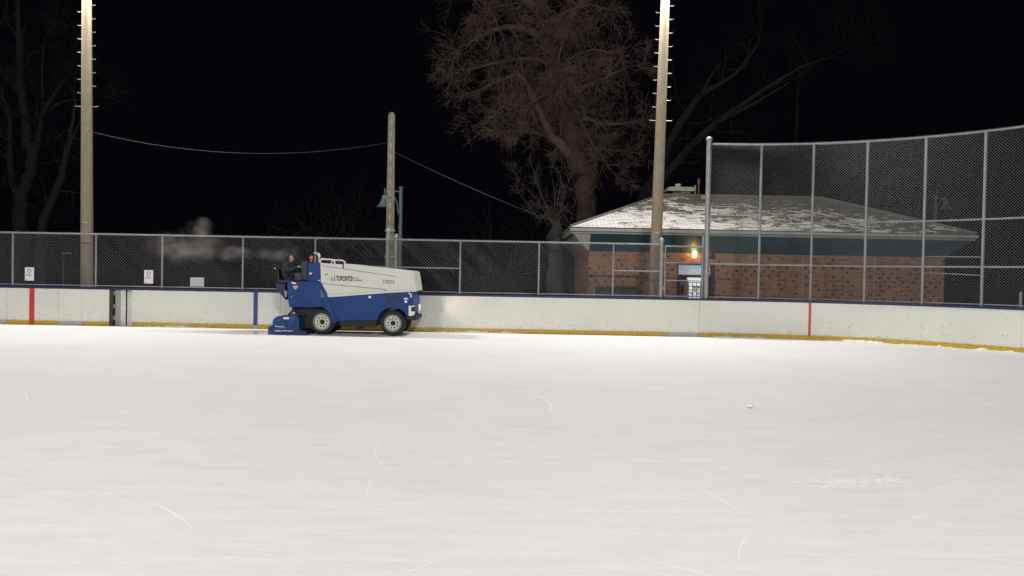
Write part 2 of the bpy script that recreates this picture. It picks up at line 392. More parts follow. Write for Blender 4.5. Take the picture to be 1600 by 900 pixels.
for pa, pb in ((400.5, 401.5), (425.5, 430.5)):
    m = MB(); rail(m, tp[3], tp[4], FO + .05, z_of(1443.5, pa, FO), z_of(1536.5, pb, FO), .011); m.build('brace_rod', galv, tf)
wire_mesh('wire_mesh', tf, T0, T1, FB - .03, TT + .05, .078, FO - .04, .0021)

# ------------------------------------------------------------------ notices on the fence
paper = mat('sign_white', (.72, .72, .72), .4, var=.05)
signink = mat('sign_ink', (.05, .04, .05), .6); signred = mat('sign_red', (.35, .03, .03), .6)
def notice(px, py, label, plain=False, w=14, h=21):
    Y = BY + FO - .06; c = at(px, py, Y); W, H_ = w / 53.5, h / 53.5
    t = thing('notice_sign', label, 'sign', (c.x, Y, c.z - H_ / 2))
    q = MB(); q.box(-W / 2, W / 2, -.006, .006, 0, H_); q.build('panel', paper, t)
    if not plain:
        q = MB(); n = 24; R, r_ = .062, .042
        vs = [((R if k else r_) * cos(2 * pi * j / n), -.0085, H_ * .74 + (R if k else r_) * sin(2 * pi * j / n)) for k in (0, 1) for j in range(n)]
        q.add(vs, [(j, (j + 1) % n, n + (j + 1) % n, n + j) for j in range(n)]); q.build('ring_symbol', signred, t)
        for zz, ws in ((.46, (.028, .05, .03, .035)), (.36, (.035, .02, .05, .04))):
            q = MB(); x = -W * .36
            for ww in ws: q.box(x, x + ww * .85, -.0085, -.0062, H_ * zz, H_ * zz + .018); x += ww + .006
            q.build('text_line', signink, t)
        q = MB(); q.box(-W * .42, -W * .2, -.0085, -.0062, .02, .03); q.build('text_line', signink, t)
    else:
        gl_ = mat('sign_gauze', (.42, .46, .48), .5)
        for d in (1, -1):
            q = MB()
            for k in range(-4, 10):
                x0_, z0_ = (-W / 2 + k * .05, 0.0); L_ = H_
                xa, xb = (x0_, x0_ + L_) if d > 0 else (x0_ + L_, x0_)
                A, B = Vector((xa, -.012, 0)), Vector((xb, -.012, H_))
                ta = tb = None
                lo, hi = 0.0, 1.0
                dx = B.x - A.x
                t1, t2 = sorted(((-W / 2 - A.x) / dx, (W / 2 - A.x) / dx)); lo, hi = max(lo, t1), min(hi, t2)
                if hi - lo > .05: q.tube([A.lerp(B, lo), A.lerp(B, hi)], .004, 3)
            q.build('wire', galv, t)
    for sx in (-1, 1):
        q = MB(); q.box(sx * W * .4 - .006, sx * W * .4 + .006, -.01, .05, H_ - .03, H_ - .018); q.build('tie', galv, t)
notice(46, 428, 'white notice with red ring on the fence above the broad red line')
notice(232.3, 432.5, 'white notice with red ring on the fence beside the gate opening')
notice(308, 440.5, 'small plain white plate behind wire on the fence, wider than tall', True, 21.5, 14)

# ------------------------------------------------------------------ floodlight poles
lens = mat('flood_lens', (.8, .8, .8), .3, emit=(1, .95, .88), es=30)
housing = mat('flood_housing', (.25, .25, .25), .5, .6)
pcap = mat('bolt_steel', (.4, .38, .34), .45, .7)
def flood_pole(label, base, lean=(0, 0), step0=6.2, aim=(0, 10, 0), watts=1000, steps=True, twist=0):
    PH = 11.75
    t = thing('floodlight_pole', label, 'light pole', base, 'floodlight poles round the rink')
    X = lambda z: (lean[0] * z, lean[1] * z)
    q = MB(); q.tube([(*X(-.1), -.1), (*X(4), 4), (*X(8), 8), (*X(PH), PH)], [.185, .168, .148, .118], 20); q.build('shaft', concrete, t, smooth=True)
    if steps:
        k = 0; z = step0
        while z < PH - .6:
            for sd in (-1, 1):
                zz = z + (.0 if k == 0 else (.205 if sd > 0 else 0)); r0 = .165 - zz * .004; x, y = X(zz)
                L_ = .20 if k == 0 else .13
                q = MB(); q.tube([(x + sd * (r0 - .05), y, zz), (x + sd * (r0 + L_), y, zz), (x + sd * (r0 + L_ + .012), y, zz + .035)], .010, 6); q.build('step_bolt', pcap, t)
            z += .41; k += 1
    x, y = X(4.1)
    q = MB(); q.lathe([(.172, 0), (.178, .01), (.178, .03), (.172, .04)], (x, y, 3.1), n=20); q.build('band', pcap, t, smooth=True)
    x, y = X(PH - .35); A = (Vector(aim) - Vector(base)); ang = math.atan2(-A.x, A.y)
    dirh = Vector((A.x, A.y, 0)).normalized(); sidev = Vector((-dirh.y, dirh.x, 0)); o0 = Vector((x, y, PH - .35))
    q = MB(); q.tube([o0 + dirh * .12 - sidev * 1.1, o0 + dirh * .12 + sidev * 1.1], .05, 8); q.build('crossarm', galv, t)
    for sd in (-1, 1):
        hp = o0 + dirh * .35 + sidev * sd * .85 + Vector((0, 0, -.1))
        ax = (Vector(aim) + sidev * sd * 4 - (Vector(base) + hp)).normalized()
        rot = ax.to_track_quat('-Z', 'Y')
        hd = MB(); hd.lathe([(.30, 0), (.31, .03), (.27, .12), (.16, .30), (.10, .36), (.002, .37)], (0, 0, 0), n=20)
        h = hd.build('lamp_head', housing, t, smooth=True); h.location = hp; h.rotation_mode = 'QUATERNION'; h.rotation_quaternion = rot
        le = MB(); le.lathe([(.002, -.012), (.27, -.012), (.28, -.002), (.002, -.001)], (0, 0, 0), n=20); le.build('lens', lens, h)
        ld = bpy.data.lights.new('flood_lamp', 'AREA'); ld.shape = 'DISK'; ld.size = .5; ld.energy = watts; ld.color = FLOOD_COL
        lo = bpy.data.objects.new('flood_lamp', ld); col.objects.link(lo); lo.parent = h; lo.location = (0, 0, -.03)
        q = MB(); q.tube([o0 + dirh * .12 + sidev * sd * .85, hp + Vector((0, 0, .12)) - ax * .2], .025, 6); q.build('bracket', galv, t)
    return t
PY = BY + 1.15
p1 = at(136.5, 440, PY); p2 = at(1021.5, 450, PY)
flood_pole('tall concrete floodlight pole behind the boards with the red line and missing kick strip', (p1.x, PY, -.05), (-.010, 0), at(137, 164, PY).z, (-11, 15, 0), FLOOD_FAR)
flood_pole('tall concrete floodlight pole in front of the snowy brick building', (p2.x, PY, -.05), (.016, 0), at(1030, 186, PY).z, (4, 15, 0), FLOOD_FAR)
flood_pole('concrete floodlight pole across the ice from the red line', (p1.x, -9, -.05), (0, 0), 6, (-8, 26, 0), FLOOD_NEAR, False)
flood_pole('concrete floodlight pole across the ice from the brick building', (p2.x, -9, -.05), (0, 0), 6, (5, 26, 0), FLOOD_NEAR, False)

# ------------------------------------------------------------------ utility pole, street lamps, cables
UY = BY + 1.0
u0 = at(609, 420, UY); ut = at(611.5, 178, UY)
up = thing('utility_pole', 'slim weathered square utility pole with a notched face behind the fence', 'pole', (u0.x, UY, -.05))
weath = mat('weathered_pole', (.18, .162, .115), .9, var=.25, scale=9, bump=.5, bscale=30, dirt=(.12, .11, .08), dscale=6, damt=.6)
q = MB(); zt = ut.z + .05; dx = (ut.x - u0.x) * .7
q.tube([(0, 0, 0), (dx * .5, 0, zt * .5), (dx, 0, zt - .05), (dx, 0, zt + .04)], [.155, .125, .10, .06], 8); q.build('shaft', weath, up)
for k in range(13):
    z = zt - .35 - k * .36; x = dx * z / zt; r = .155 - .055 * z / zt
    q = MB(); q.box(x - .028, x + .028, -r - .006, -r + .03, z, z + .17); q.build('notch', mat('notch_light', (.34, .32, .26), .9, var=.3, scale=30), up)
for z in (3.0, 2.2): q = MB(); q.lathe([(.150, 0), (.156, .01), (.156, .05), (.150, .06)], (dx * z / zt, 0, z), n=12); q.build('band', galv, up)

teal = mat('teal_lamp_paint', (.075, .125, .13), .5, var=.12, scale=4)
def street_lamp(label, px, ptop, Y, d=-1, k=1.0):
    T = at(px, ptop, Y); t = thing('street_lamp', label, 'street lamp', (T.x, Y, -.06)); h = T.z + .06
    q = MB(); q.tube([(0, 0, 0), (0, 0, .4), (0, 0, .42), (0, 0, h - .06), (0, 0, h - .05), (0, 0, h)], [.12 * k, .11 * k, .075 * k, .062 * k, .078 * k, .078 * k], 12); q.build('pole', teal, t, smooth=True)
    q = MB(); q.tube([(0, 0, h - .16), (d * .58 * k, 0, h - .16)], .028 * k, 8); q.build('arm', teal, t)
    pts = [(d * .07 * k, 0, h - .98 * k)] + [(d * (.10 * k + .42 * k * (1 - cos(a))), 0, h - .78 * k + .58 * k * sin(a)) for a in [i * pi / 16 for i in range(9)]]
    q = MB(); q.tube(pts, .024 * k, 8); q.build('brace', teal, t, smooth=True)
    q = MB(); q.tube([(d * .56 * k, 0, h - .06), (d * .56 * k, 0, h - .42 * k)], .03 * k, 8); q.build('stem', teal, t)
    q = MB(); q.lathe([(.05 * k, 0), (.09 * k, -.06 * k), (.10 * k, -.13 * k), (.13 * k, -.17 * k), (.19 * k, -.33 * k), (.24 * k, -.41 * k), (.315 * k, -.45 * k), (.30 * k, -.46 * k), (.05 * k, -.40 * k)], (d * .56 * k, 0, h - .28 * k), n=20); q.build('lamp_shade', teal, t, smooth=True)
    q = MB(); q.lathe([(.104 * k, 0), (.106 * k, .01), (.106 * k, .05 * k), (.104 * k, .06 * k)], (d * .56 * k, 0, h - .40 * k), n=16); q.build('collar', galv, t)
street_lamp('teal street lamp with bell shade close behind the slim utility pole', 626.5, 292, 27.0)
street_lamp('small hooked street lamp seen through the tall fence beyond the roof', 1462, 305, 40, 1, .95)
# far flat-headed lot lamp
T = at(99, 396, 46); t = thing('street_lamp', 'distant thin lamp post with a flat head behind the low fence', 'street lamp', (T.x, 46, -.06))
q = MB(); q.tube([(0, 0, 0), (0, 0, T.z + .06)], .05, 8); q.build('pole', galv, t)
q = MB(); q.box(-.05, .42, -.12, .12, T.z + .03, T.z + .11); q.build('lamp_head', mat('pale_lamp', (.75, .75, .75), .4), t, bevel=.02)
T = at(1595.5, 456, 21.6); t = thing('bollard', 'short grey steel post behind the corner boards', 'bollard', (T.x, 21.6, -.06))
q = MB(); q.tube([(0, 0, 0), (0, 0, T.z + .03)], .045, 10); q.lathe([(.045, 0), (.04, .02), (.02, .04), (.002, .045)], (0, 0, T.z + .03), n=10); q.build('post', galv, t, smooth=True)

cablem = mat('cable', (.10, .10, .10), .4, .2)
def cable(label, A, B, sag, r=.011):
    A, B = Vector(A), Vector(B); q = MB()
    q.tube([A.lerp(B, i / 24) - Vector((0, 0, sag * 4 * (i / 24) * (1 - i / 24))) for i in range(25)], r, 5)
    tag(q.build('cable', cablem, smooth=True), label, 'cable')
c1 = at(137, 204.5, PY - .16); c2 = at(611, 222, UY)
cable('thin sagging cable from the floodlight pole to the utility pole', c1, c2, .50, .0045)
q = MB(); q.box(c1.x - .05, c1.x + .05, c1.y - .02, c1.y + .03, c1.z - .03, c1.z + .03); tag(q.build('cable_clamp', pcap), 'small steel cable clamp on the floodlight pole shaft', 'clamp')

# ------------------------------------------------------------------ brick building
WY = 26.0; EY = 25.4
bx0, bx1 = at(919.5, 430, WY).x, at(1475.5, 430, WY).x; BD = 6.0
ez = at(1000, 357, EY).z; bt = at(1000, 391.5, WY).z
ex0, ex1 = at(893, 355, EY).x, bx1 + (bx0 - at(893, 355, EY).x)
RY = 29.0; rz_ = at(1120, 308, RY).z; EYB = RY + (RY - EY)
bld = thing('brick_building', 'low brick rink house with snowy hipped roof behind the gate', 'building')
mortar = mat('mortar', (.36, .30, .23), .95, var=.15, scale=12)
brk = [mat('brick_red', (.36, .19, .115), .9, var=.25, scale=7, bump=.4), mat('brick_brown', (.26, .14, .09), .9, var=.25, scale=9, bump=.4), mat('brick_dark', (.075, .045, .038), .85, var=.3, scale=9)]
dx0, dx1 = at(1058, 430, WY).x, at(1117, 430, WY).x; dz = at(1080, 411.5, WY).z
q = MB(); q.box(bx0 + .012, dx0, WY + .012, WY + .2, -.06, bt); q.box(dx1, bx1 - .012, WY + .012, WY + .2, -.06, bt); q.box(dx0, dx1, WY + .012, WY + .2, dz, bt)
q.box(bx0 + .012, bx0 + .2, WY + .2, WY + BD, -.06, bt); q.box(bx1 - .2, bx1 - .012, WY + .2, WY + BD, -.06, bt); q.box(bx0 + .012, bx1 - .012, WY + BD - .2, WY + BD, -.06, bt)
wall = q.build('wall', mortar, bld)
# courses: every second course alternates stretchers with dark headers
bricks = []
ch = .0735; nC = int((bt + .02) / ch)
for c in range(nC):
    z = bt - (c + 1) * ch + .004
    x = bx0 - (0 if c % 2 else (.105 if c % 4 else .26)) - random.choice((0, 0, .03, .06)); k = 0
    while x < bx1:
        flem = (c % 2 == 0)
        L_ = (.205 if k % 2 else .105) if flem else .21
        xa, xb = max(x, bx0), min(x + L_ - .010, bx1)
        if xb - xa > .03:
            segs = [(xa, xb)]
            if z < dz: segs = [(a, b) for a, b in ((xa, min(xb, dx0)), (max(xa, dx1), xb)) if b - a > .03]
            for a, b in segs:
                mi = 2 if (flem and k % 2 == 0 and random.random() < (.6 if c > 4 else .15)) else (0 if random.random() < .65 else 1)
                bricks.append((a, b, z, mi))
        x += L_; k += 1
single = [b for b in bricks if b[0] > bx0 and b[2] > 1.05 and (b[1] - b[0]) > .15]
single.sort(key=lambda b: b[0]); single = single[:300]; sset = set(single)
bmesh_cache = {}
field = MB()
for a, b, z, mi in bricks:
    pr = random.uniform(-.003, .003)
    if (a, b, z, mi) in sset:
        key = (round(b - a, 3), mi)
        if key not in bmesh_cache:
            m_ = MB(); m_.box(0, b - a, 0, .05, 0, ch - .010); me = bpy.data.meshes.new('brick'); me.from_pydata(m_.v, [], m_.f); me.materials.append(brk[mi]); bmesh_cache[key] = me
        link('brick', bmesh_cache[key], wall, 0, (a, WY + pr, z))
    else:
        field.m = mi; field.box(a, b, WY + pr, WY + .05, z, z + ch - .010)
field.m = 0
for c in range(nC):                                   # left return wall
    z = bt - (c + 1) * ch + .004; y = WY + .053 + (0 if c % 2 else .1)
    while y < WY + 5.8: field.m = random.choice((0, 0, 1, 2)); field.box(bx0, bx0 + .05, y, y + .2, z, z + ch - .01); y += .21
field.build('brickwork', brk, wall)['kind'] = 'stuff'
for px in (1143, 1254.5, 1365.5):                     # pale movement joints in the brick
    x = at(px, 430, WY).x; q = MB(); q.box(x - .018, x + .018, WY - .006, WY + .012, -.05, bt - .004); q.build('joint_strip', mat('joint_sealant', (.40, .33, .22), .8, var=.1), bld)
# sloped teal soffit panels, fascia and gutter
tealp = mat('teal_soffit', (.035, .095, .115), .5, var=.14, scale=3, dirt=(.03, .05, .06), dscale=2, damt=.5)
whites = mat('white_soffit', (.55, .54, .50), .6, var=.1, scale=3)
fasc = mat('fascia_grey', (.30, .29, .26), .6, var=.12, scale=3)
ezb = ez - .17
def soff(xa, xb, xa2, xb2, name, m):
    q = MB(); q.add([(xa, EY + .04, ezb), (xb, EY + .04, ezb), (xb2, WY - .004, bt - .05), (xa2, WY - .004, bt - .05), (xa, EY + .06, ezb + .03), (xb, EY + .06, ezb + .03), (xb2, WY + .02, bt - .02), (xa2, WY + .02, bt - .02)],
                    [(0, 1, 2, 3), (7, 6, 5, 4), (0, 4, 5, 1), (1, 5, 6, 2), (2, 6, 7, 3), (3, 7, 4, 0)]); q.build(name, m, bld)
tx1 = at(1446, 370, WY).x; n = int((tx1 - bx0) / .30)
for i in range(n):
    a = bx0 + (tx1 - bx0) * i / n; soff(a + .006, a + (tx1 - bx0) / n - .006, a + .006, a + (tx1 - bx0) / n - .006, 'soffit_panel', tealp)
q = MB(); q.add([(bx0, EY + .09, ezb + .03), (tx1, EY + .09, ezb + .03), (tx1, WY + .02, bt), (bx0, WY + .02, bt)], [(0, 1, 2, 3)]); q.build('soffit_backing', fasc, bld)
soff(ex0 + .02, bx0 - .003, bx0 - .03, bx0 - .003, 'soffit_corner', whites)
soff(tx1 + .003, ex1 - .02, tx1 + .003, bx1, 'soffit_corner', tealp)
q = MB(); q.add([(ex0 + .02, EY + .04, ezb), (bx0 - .03, WY - .004, bt - .05), (bx0 - .03, WY + BD, bt - .05), (ex0 + .02, EYB - .1, ezb)], [(0, 1, 2, 3)]); q.build('soffit_side', whites, bld)
q = MB(); q.add([(ex1 - .02, EY + .04, ezb), (ex1 - .02, EYB - .1, ezb), (bx1, WY + BD, bt - .05), (bx1, WY - .004, bt - .05)], [(0, 1, 2, 3)]); q.build('soffit_side', whites, bld)
q = MB(); q.box(ex0, ex1, EY + .0, EY + .035, ez - .20, ez - .015); q.box(ex0, ex0 + .035, EY + .035, EYB, ez - .20, ez - .015); q.box(ex1 - .035, ex1, EY + .035, EYB, ez - .20, ez - .015); q.build('fascia', fasc, bld)
q = MB(); q.prism([(0, 0), (-.10, .02), (-.12, .11), (-.10, .11), (-.085, .035), (0, .015)], ex0 - .05, ex1 + .05)
gut = q.build('gutter', mat('gutter_paint', (.45, .44, .41), .5, var=.1), bld); gut.rotation_euler.z = pi / 2
gut.location = (0, EY - .002, ez - .14); gut.rotation_euler = (0, 0, 0)
me = gut.data
for v in me.vertices: v.co = Vector((v.co.y, v.co.x, v.co.z))
me.flip_normals()

# snowy shingle roof
def roof_material():
    m = bpy.data.materials.new('snowy_shingle'); m.use_nodes = True; nt = m.node_tree; n = nt.nodes; L = nt.links
    b = n['Principled BSDF']; b.inputs['Roughness'].default_value = .9
    geo = n.new('ShaderNodeNewGeometry'); sep = n.new('ShaderNodeSeparateXYZ'); L.new(geo.outputs['Position'], sep.inputs[0])
    att = n.new('ShaderNodeAttribute'); att.attribute_name = 'tab'
    sa = n.new('ShaderNodeSeparateColor'); L.new(att.outputs['Color'], sa.inputs[0])      # r random per tab, g height within tab
    def noise(sc_, d=5, r=.6):
        q = n.new('ShaderNodeTexNoise'); q.inputs['Scale'].default_value = sc_; q.inputs['Detail'].default_value = d; q.inputs['Roughness'].default_value = r; L.new(geo.outputs['Position'], q.inputs['Vector']); return q.outputs[0]
    def rng(o, a, bb, c, d):
        r = n.new('ShaderNodeMapRange'); r.inputs[1].default_value = a; r.inputs[2].default_value = bb; r.inputs[3].default_value = c; r.inputs[4].default_value = d; L.new(o, r.inputs[0]); return r.outputs[0]
    def mth(op, a, bb):
        q = n.new('ShaderNodeMath'); q.operation = op
        for i, o in enumerate((a, bb)):
            if isinstance(o, (int, float)): q.inputs[i].default_value = o
            else: L.new(o, q.inputs[i])
        return q.outputs[0]
    # snow lies thick low on the left, thins toward the ridge and the far right
    s = mth('ADD', rng(sep.outputs[2], ez, rz_, .27, -.30), rng(sep.outputs[0], ex0, ex1, .24, -.46))
    s = mth('ADD', s, rng(noise(.9, 4), .3, .7, -.30, .30))
    s = mth('ADD', s, rng(sa.outputs[0], 0, 1, -.24, .24))
    s = mth('ADD', s, rng(sa.outputs[1], 0, 1, .16, -.22))
    s = mth('ADD', s, rng(noise(9, 6, .8), .3, .7, -.30, .30))
    f = rng(s, -.01, .06, 0, 1)
    base = n.new('ShaderNodeValToRGB'); base.color_ramp.elements[0].color = (.10, .105, .075, 1); base.color_ramp.elements[1].color = (.21, .195, .15, 1)
    L.new(mth('ADD', mth('MULTIPLY', sa.outputs[0], .6), mth('MULTIPLY', noise(30), .4)), base.inputs[0])
    mx = n.new('ShaderNodeMix'); mx.data_type = 'RGBA'; L.new(f, mx.inputs[0]); L.new(base.outputs[0], mx.inputs[6]); mx.inputs[7].default_value = (.70, .68, .65, 1)
    L.new(mx.outputs[2], b.inputs['Base Color'])
    bu = n.new('ShaderNodeBump'); bu.inputs['Strength'].default_value = .6; bu.inputs['Distance'].default_value = .02; L.new(f, bu.inputs['Height']); L.new(bu.outputs[0], b.inputs['Normal'])
    return m
rx0, rx1 = ex0 + (RY - EY), ex1 - (RY - EY)
E = [Vector((ex0 - .04, EY - .04, ez)), Vector((ex1 + .04, EY - .04, ez)), Vector((ex1 + .04, EYB, ez)), Vector((ex0 - .04, EYB, ez))]
R0, R1 = Vector((rx0, RY, rz_)), Vector((rx1, RY, rz_))
shm = roof_material()
rd = MB(); rd.add([E[0], E[1], E[2], E[3], R0, R1], [(0, 1, 5, 4), (1, 2, 5), (2, 3, 4, 5), (3, 0, 4), (3, 2, 1, 0)])
roof = rd.build('roof', mat('roof_deck', (.08, .08, .07), .9), bld)
sh = MB(); tabs = []
def slope(a, b, c, d):                                # a-b eave, d-c ridge (c may equal d)
    up_ = ((c + d) / 2 - (a + b) / 2); ed = (b - a).normalized(); up_ = up_ - ed * up_.dot(ed); H_ = up_.length; un = up_.normalized(); nn = ed.cross(un)
    if nn.z < 0: nn = -nn
    rows = int(H_ / .145)
    for r in range(rows):
        t0, t1 = r / rows, (r + 1.25) / rows
        def span(t): t = min(t, 1); A_ = a.lerp(d, t); B_ = b.lerp(c, t); return (A_ - a).dot(ed), (B_ - a).dot(ed)
        l0, h0 = span(t0); wdt = .30; x = math.floor(l0 / wdt) * wdt - (.15 if r % 2 else 0) - .3
        l1, h1 = span(t1)
        while x < h0:
            xa, xb = max(x, l0), min(x + wdt - .012, h0)
            if xb - xa > .04:
                xu, xv = min(max(xa, l1), h1), max(min(xb, h1), l1)
                lift = .022 + random.random() * .008
                p0 = a + ed * xa + un * (H_ * t0); p1 = a + ed * xb + un * (H_ * t0); p2 = a + ed * xv + un * (H_ * min(t1, 1)); p3 = a + ed * xu + un * (H_ * min(t1, 1))
                sh.add([p0 + nn * .003, p1 + nn * .003, p1 + nn * lift, p0 + nn * lift, p2 + nn * .004, p3 + nn * .004], [(0, 1, 2, 3), (3, 2, 4, 5)])
                rr = random.random(); tabs.extend([(rr, 0, 0, 1)] * 4 + [(rr, 1, 0, 1)] * 2)
            x += wdt
slope(E[0], E[1], R1, R0); slope(E[3], E[0], R0, R0); slope(E[1], E[2], R1, R1)
so = sh.build('shingles', shm, roof); so['kind'] = 'stuff'
ca = so.data.color_attributes.new('tab', 'FLOAT_COLOR', 'POINT'); ca.data.foreach_set('color', [c for t_ in tabs for c in t_])
q = MB(); q.tube([R0 + Vector((0, 0, .03)), R1 + Vector((0, 0, .03))], .07, 6); q.tube([E[0] + Vector((0, 0, .03)), R0 + Vector((0, 0, .03))], .05, 6); q.tube([E[1] + Vector((0, 0, .03)), R1 + Vector((0, 0, .03))], .05, 6)
q.build('ridge_cap', mat('ridge_shingle', (.13, .125, .10), .9, var=.3, scale=10), roof)
# chimney and vents
CY = 29.2
ca_, cb_ = at(1051, 300, CY), at(1079, 300, CY); ctop = at(1064, 299, CY).z; cz1 = at(1064, 292, CY).z
chim = MB(); nb = 0
z = rz_ - .5
chim.m = 3; chim.box(ca_.x + .012, cb_.x - .012, CY + .012, CY + .6, z, ctop); row = 0
while z < ctop - .04:
    x = ca_.x - (.1 if row % 2 else 0)
    while x < cb_.x:
        xa, xb = max(x, ca_.x), min(x + .198, cb_.x)
        if xb - xa > .03: chim.m = random.choice((0, 0, 1, 2)); chim.box(xa, xb, CY, CY + .05, z, z + .06)
        x += .21
    y = CY + .06
    while y < CY + .5: chim.m = random.choice((0, 1)); chim.box(ca_.x, ca_.x + .05, y, y + .19, z, z + .06); y += .21
    z += .0735; row += 1
chim = chim.build('chimney', brk + [mortar], roof)
capc = mat('chimney_cap', (.30, .30, .22), .9, var=.2, bump=.4, dirt=(.6, .6, .58), dscale=5, damt=.5)
cx = (ca_.x + cb_.x) / 2; q = MB(); q.add([(cx - .56, CY - .12, ctop), (cx + .50, CY - .12, ctop), (cx + .50, CY + .72, ctop), (cx - .56, CY + .72, ctop), (cx - .48, CY - .06, cz1), (cx + .46, CY - .06, cz1), (cx + .46, CY + .66, cz1), (cx - .48, CY + .66, cz1)],
    [(3, 2, 1, 0), (4, 5, 6, 7), (0, 1, 5, 4), (1, 2, 6, 5), (2, 3, 7, 6), (3, 0, 4, 7)]); q.build('chimney_cap', capc, roof, bevel=.02)
pz = at(1062, 286, CY).z; px_ = at(1062, 290, CY).x
q = MB(); q.lathe([(.115, cz1 - .01), (.115, pz - .03), (.10, pz), (.07, pz), (.07, cz1 + .02)], (px_, CY + .3, 0), n=16); q.build('flue', mat('clay_flue', (.42, .42, .42), .7, var=.2), roof, smooth=True)
def vent(px, ptop, pbot, r, m, hat):
    a = at(px, ptop, CY); b = at(px, pbot, CY); q = MB()
    q.tube([(a.x, CY, b.z), (a.x, CY, a.z)], r, 10)
    if hat: q.lathe([(r, -.24), (r * 1.7, -.22), (r * 1.7, -.06), (r * 1.2, -.01), (r * .3, .02)], (a.x, CY, a.z), n=12)
    q.build('vent_pipe', m, roof, smooth=True)
vent(1092, 279, 310, .028, mat('red_vent', (.22, .055, .06), .5, var=.15), True)
vent(1086.5, 289.5, 310, .022, galv, True)
q = MB(); a = at(1096, 306.5, 28.7); q.box(a.x, a.x + .28, 28.7, 29.0, rz_ - .14, a.z + .03); q.build('roof_vent', capc, roof, bevel=.015)
# lit entrance
frm = mat('door_frame_dark', (.03, .03, .032), .5)
lit = mat('lit_glass', (.5, .55, .6), .3, emit=(.50, .62, .78), es=.38, var=.2, scale=9)
litw = mat('lit_interior_glass', (.7, .72, .7), .3, emit=(.86, .95, .90), es=.75, var=.3, scale=9)
tan_ = mat('tan_door', (.30, .25, .15), .6, var=.1)
ent = WY + .16
def X_(px): return at(px, 440, WY + .1).x
def Z_(py): return at(1080, py, WY + .1).z
q = MB(); q.box(dx0, dx0 + .05, WY + .02, ent + .1, -.05, dz); q.box(dx1 - .14, dx1, WY - .004, ent + .1, -.05, dz); q.box(dx0 + .05, dx1 - .14, WY + .04, ent + .1, dz - .05, dz); q.box(dx0 + .05, dx1 - .14, WY + .04, ent + .1, Z_(432.8), Z_(429.3)); q.build('door_frame', frm, bld)
q = MB(); q.box(dx0 + .05, dx1 - .14, ent, ent + .02, Z_(429.3), dz - .05); q.build('transom_window', lit, bld)
q = MB(); q.box(X_(1062), X_(1075.5), WY + .09, WY + .13, -.05, Z_(437)); door = q.build('door', tan_, bld, bevel=.006)
q = MB(); xa, xb = X_(1063), X_(1068); q.box(xa, xb, WY + .075, WY + .09, Z_(459), Z_(446)); q.build('door_window', frm, door)
q = MB(); q.tube([(X_(1074), WY + .05, 1.0), (X_(1074), WY + .05, 1.25)], .012, 6); q.build('handle', galv, door)
q = MB(); q.box(dx0 + .05, dx1 - .14, ent + .06, ent + .08, -.05, Z_(433)); q.build('door_glass', mat('dark_glass', (.02, .02, .022), .15), bld)
q = MB(); q.box(X_(1074.5), X_(1097), ent + .03, ent + .045, -.05, Z_(433.5)); gp = q.build('lit_pane', litw, bld)
iron = mat('wrought_iron', (.02, .02, .02), .5)
q = MB()
for px in (1077, 1083, 1089, 1095.5): x = X_(px); q.tube([(x, ent, .1), (x, ent, Z_(441))], .011, 5)
for py in (441, 447, 453): q.tube([(X_(1076), ent, Z_(py)), (X_(1097), ent, Z_(py))], .013, 5)
for px, py, r in ((1080, 460, .09), (1087, 458, .11), (1093, 460, .08), (1086, 450, .06), (1092, 450, .05)):
    c = Vector((X_(px), ent - .005, Z_(py))); q.tube([c + Vector((r * (1 - i / 26) * cos(i * .55), 0, r * (1 - i / 26) * sin(i * .55))) for i in range(18)], .011, 5)
q.build('iron_scroll', iron, bld)
lx, lz = at(1084, 397, WY).x, at(1084, 397, WY - .1).z
wl = thing('wall_lantern', 'glowing amber wall lantern above the lit entrance', 'lamp', (lx, WY, lz))
q = MB(); q.box(-.05, .05, -.03, .006, -.02, .14); q.build('bracket', iron, wl)
q = MB(); q.lathe([(.05, -.12), (.055, -.11), (.078, .07), (.04, .10), (.01, .11)], (0, -.11, 0), n=12); q.build('glass', mat('lantern_glass', (.9, .6, .2), .3, emit=(1.0, .62, .22), es=14), wl, smooth=True)
ld = bpy.data.lights.new('lantern_bulb', 'POINT'); ld.energy = 9; ld.color = (1, .50, .14); ld.shadow_soft_size = .05
lo = bpy.data.objects.new('lantern_bulb', ld); col.objects.link(lo); lo.parent = wl; lo.location = (0, -.24, 0)
a = at(1113, 401, WY); t = thing('alarm_bell', 'round dark alarm bell on the brick wall right of the entrance', 'bell', (a.x, WY, a.z))
q = MB(); q.lathe([(.002, -.07), (.05, -.065), (.09, -.04), (.10, -.004), (.002, .004)], (0, 0, 0), 'Y', 16); q.build('gong', iron, t, smooth=True)
q = MB(); q.box(-.04, .04, -.02, .006, -.16, -.09); q.build('base', galv, t)
for px0, px1, lab in ((933, 956.5, 'low dark storage box against brick wall, left of the thin fence post'), (959.5, 995, 'wider low dark storage box beside the floodlight pole base')):
    A, B = at(px0, 464, WY - .5), at(px1, 446.5, WY - .5)
    t = thing('storage_box', lab, 'box', ((A.x + B.x) / 2, WY - .25, -.03)); hw = (B.x - A.x) / 2
    q = MB(); q.box(-hw, hw, -.25, .2, .02, B.z - .04); q.build('body', black, t, bevel=.02)
    q = MB(); q.box(-hw - .02, hw + .02, -.27, .21, B.z - .05, B.z + .02); q.build('lid', mat('box_lid', (.02, .02, .022), .5), t, bevel=.015)
cable('thin cable running from the utility pole down to the building eave', at(613, 236, UY), Vector((ex0 + .02, EY + .1, ez - .02)), .10, .0035)

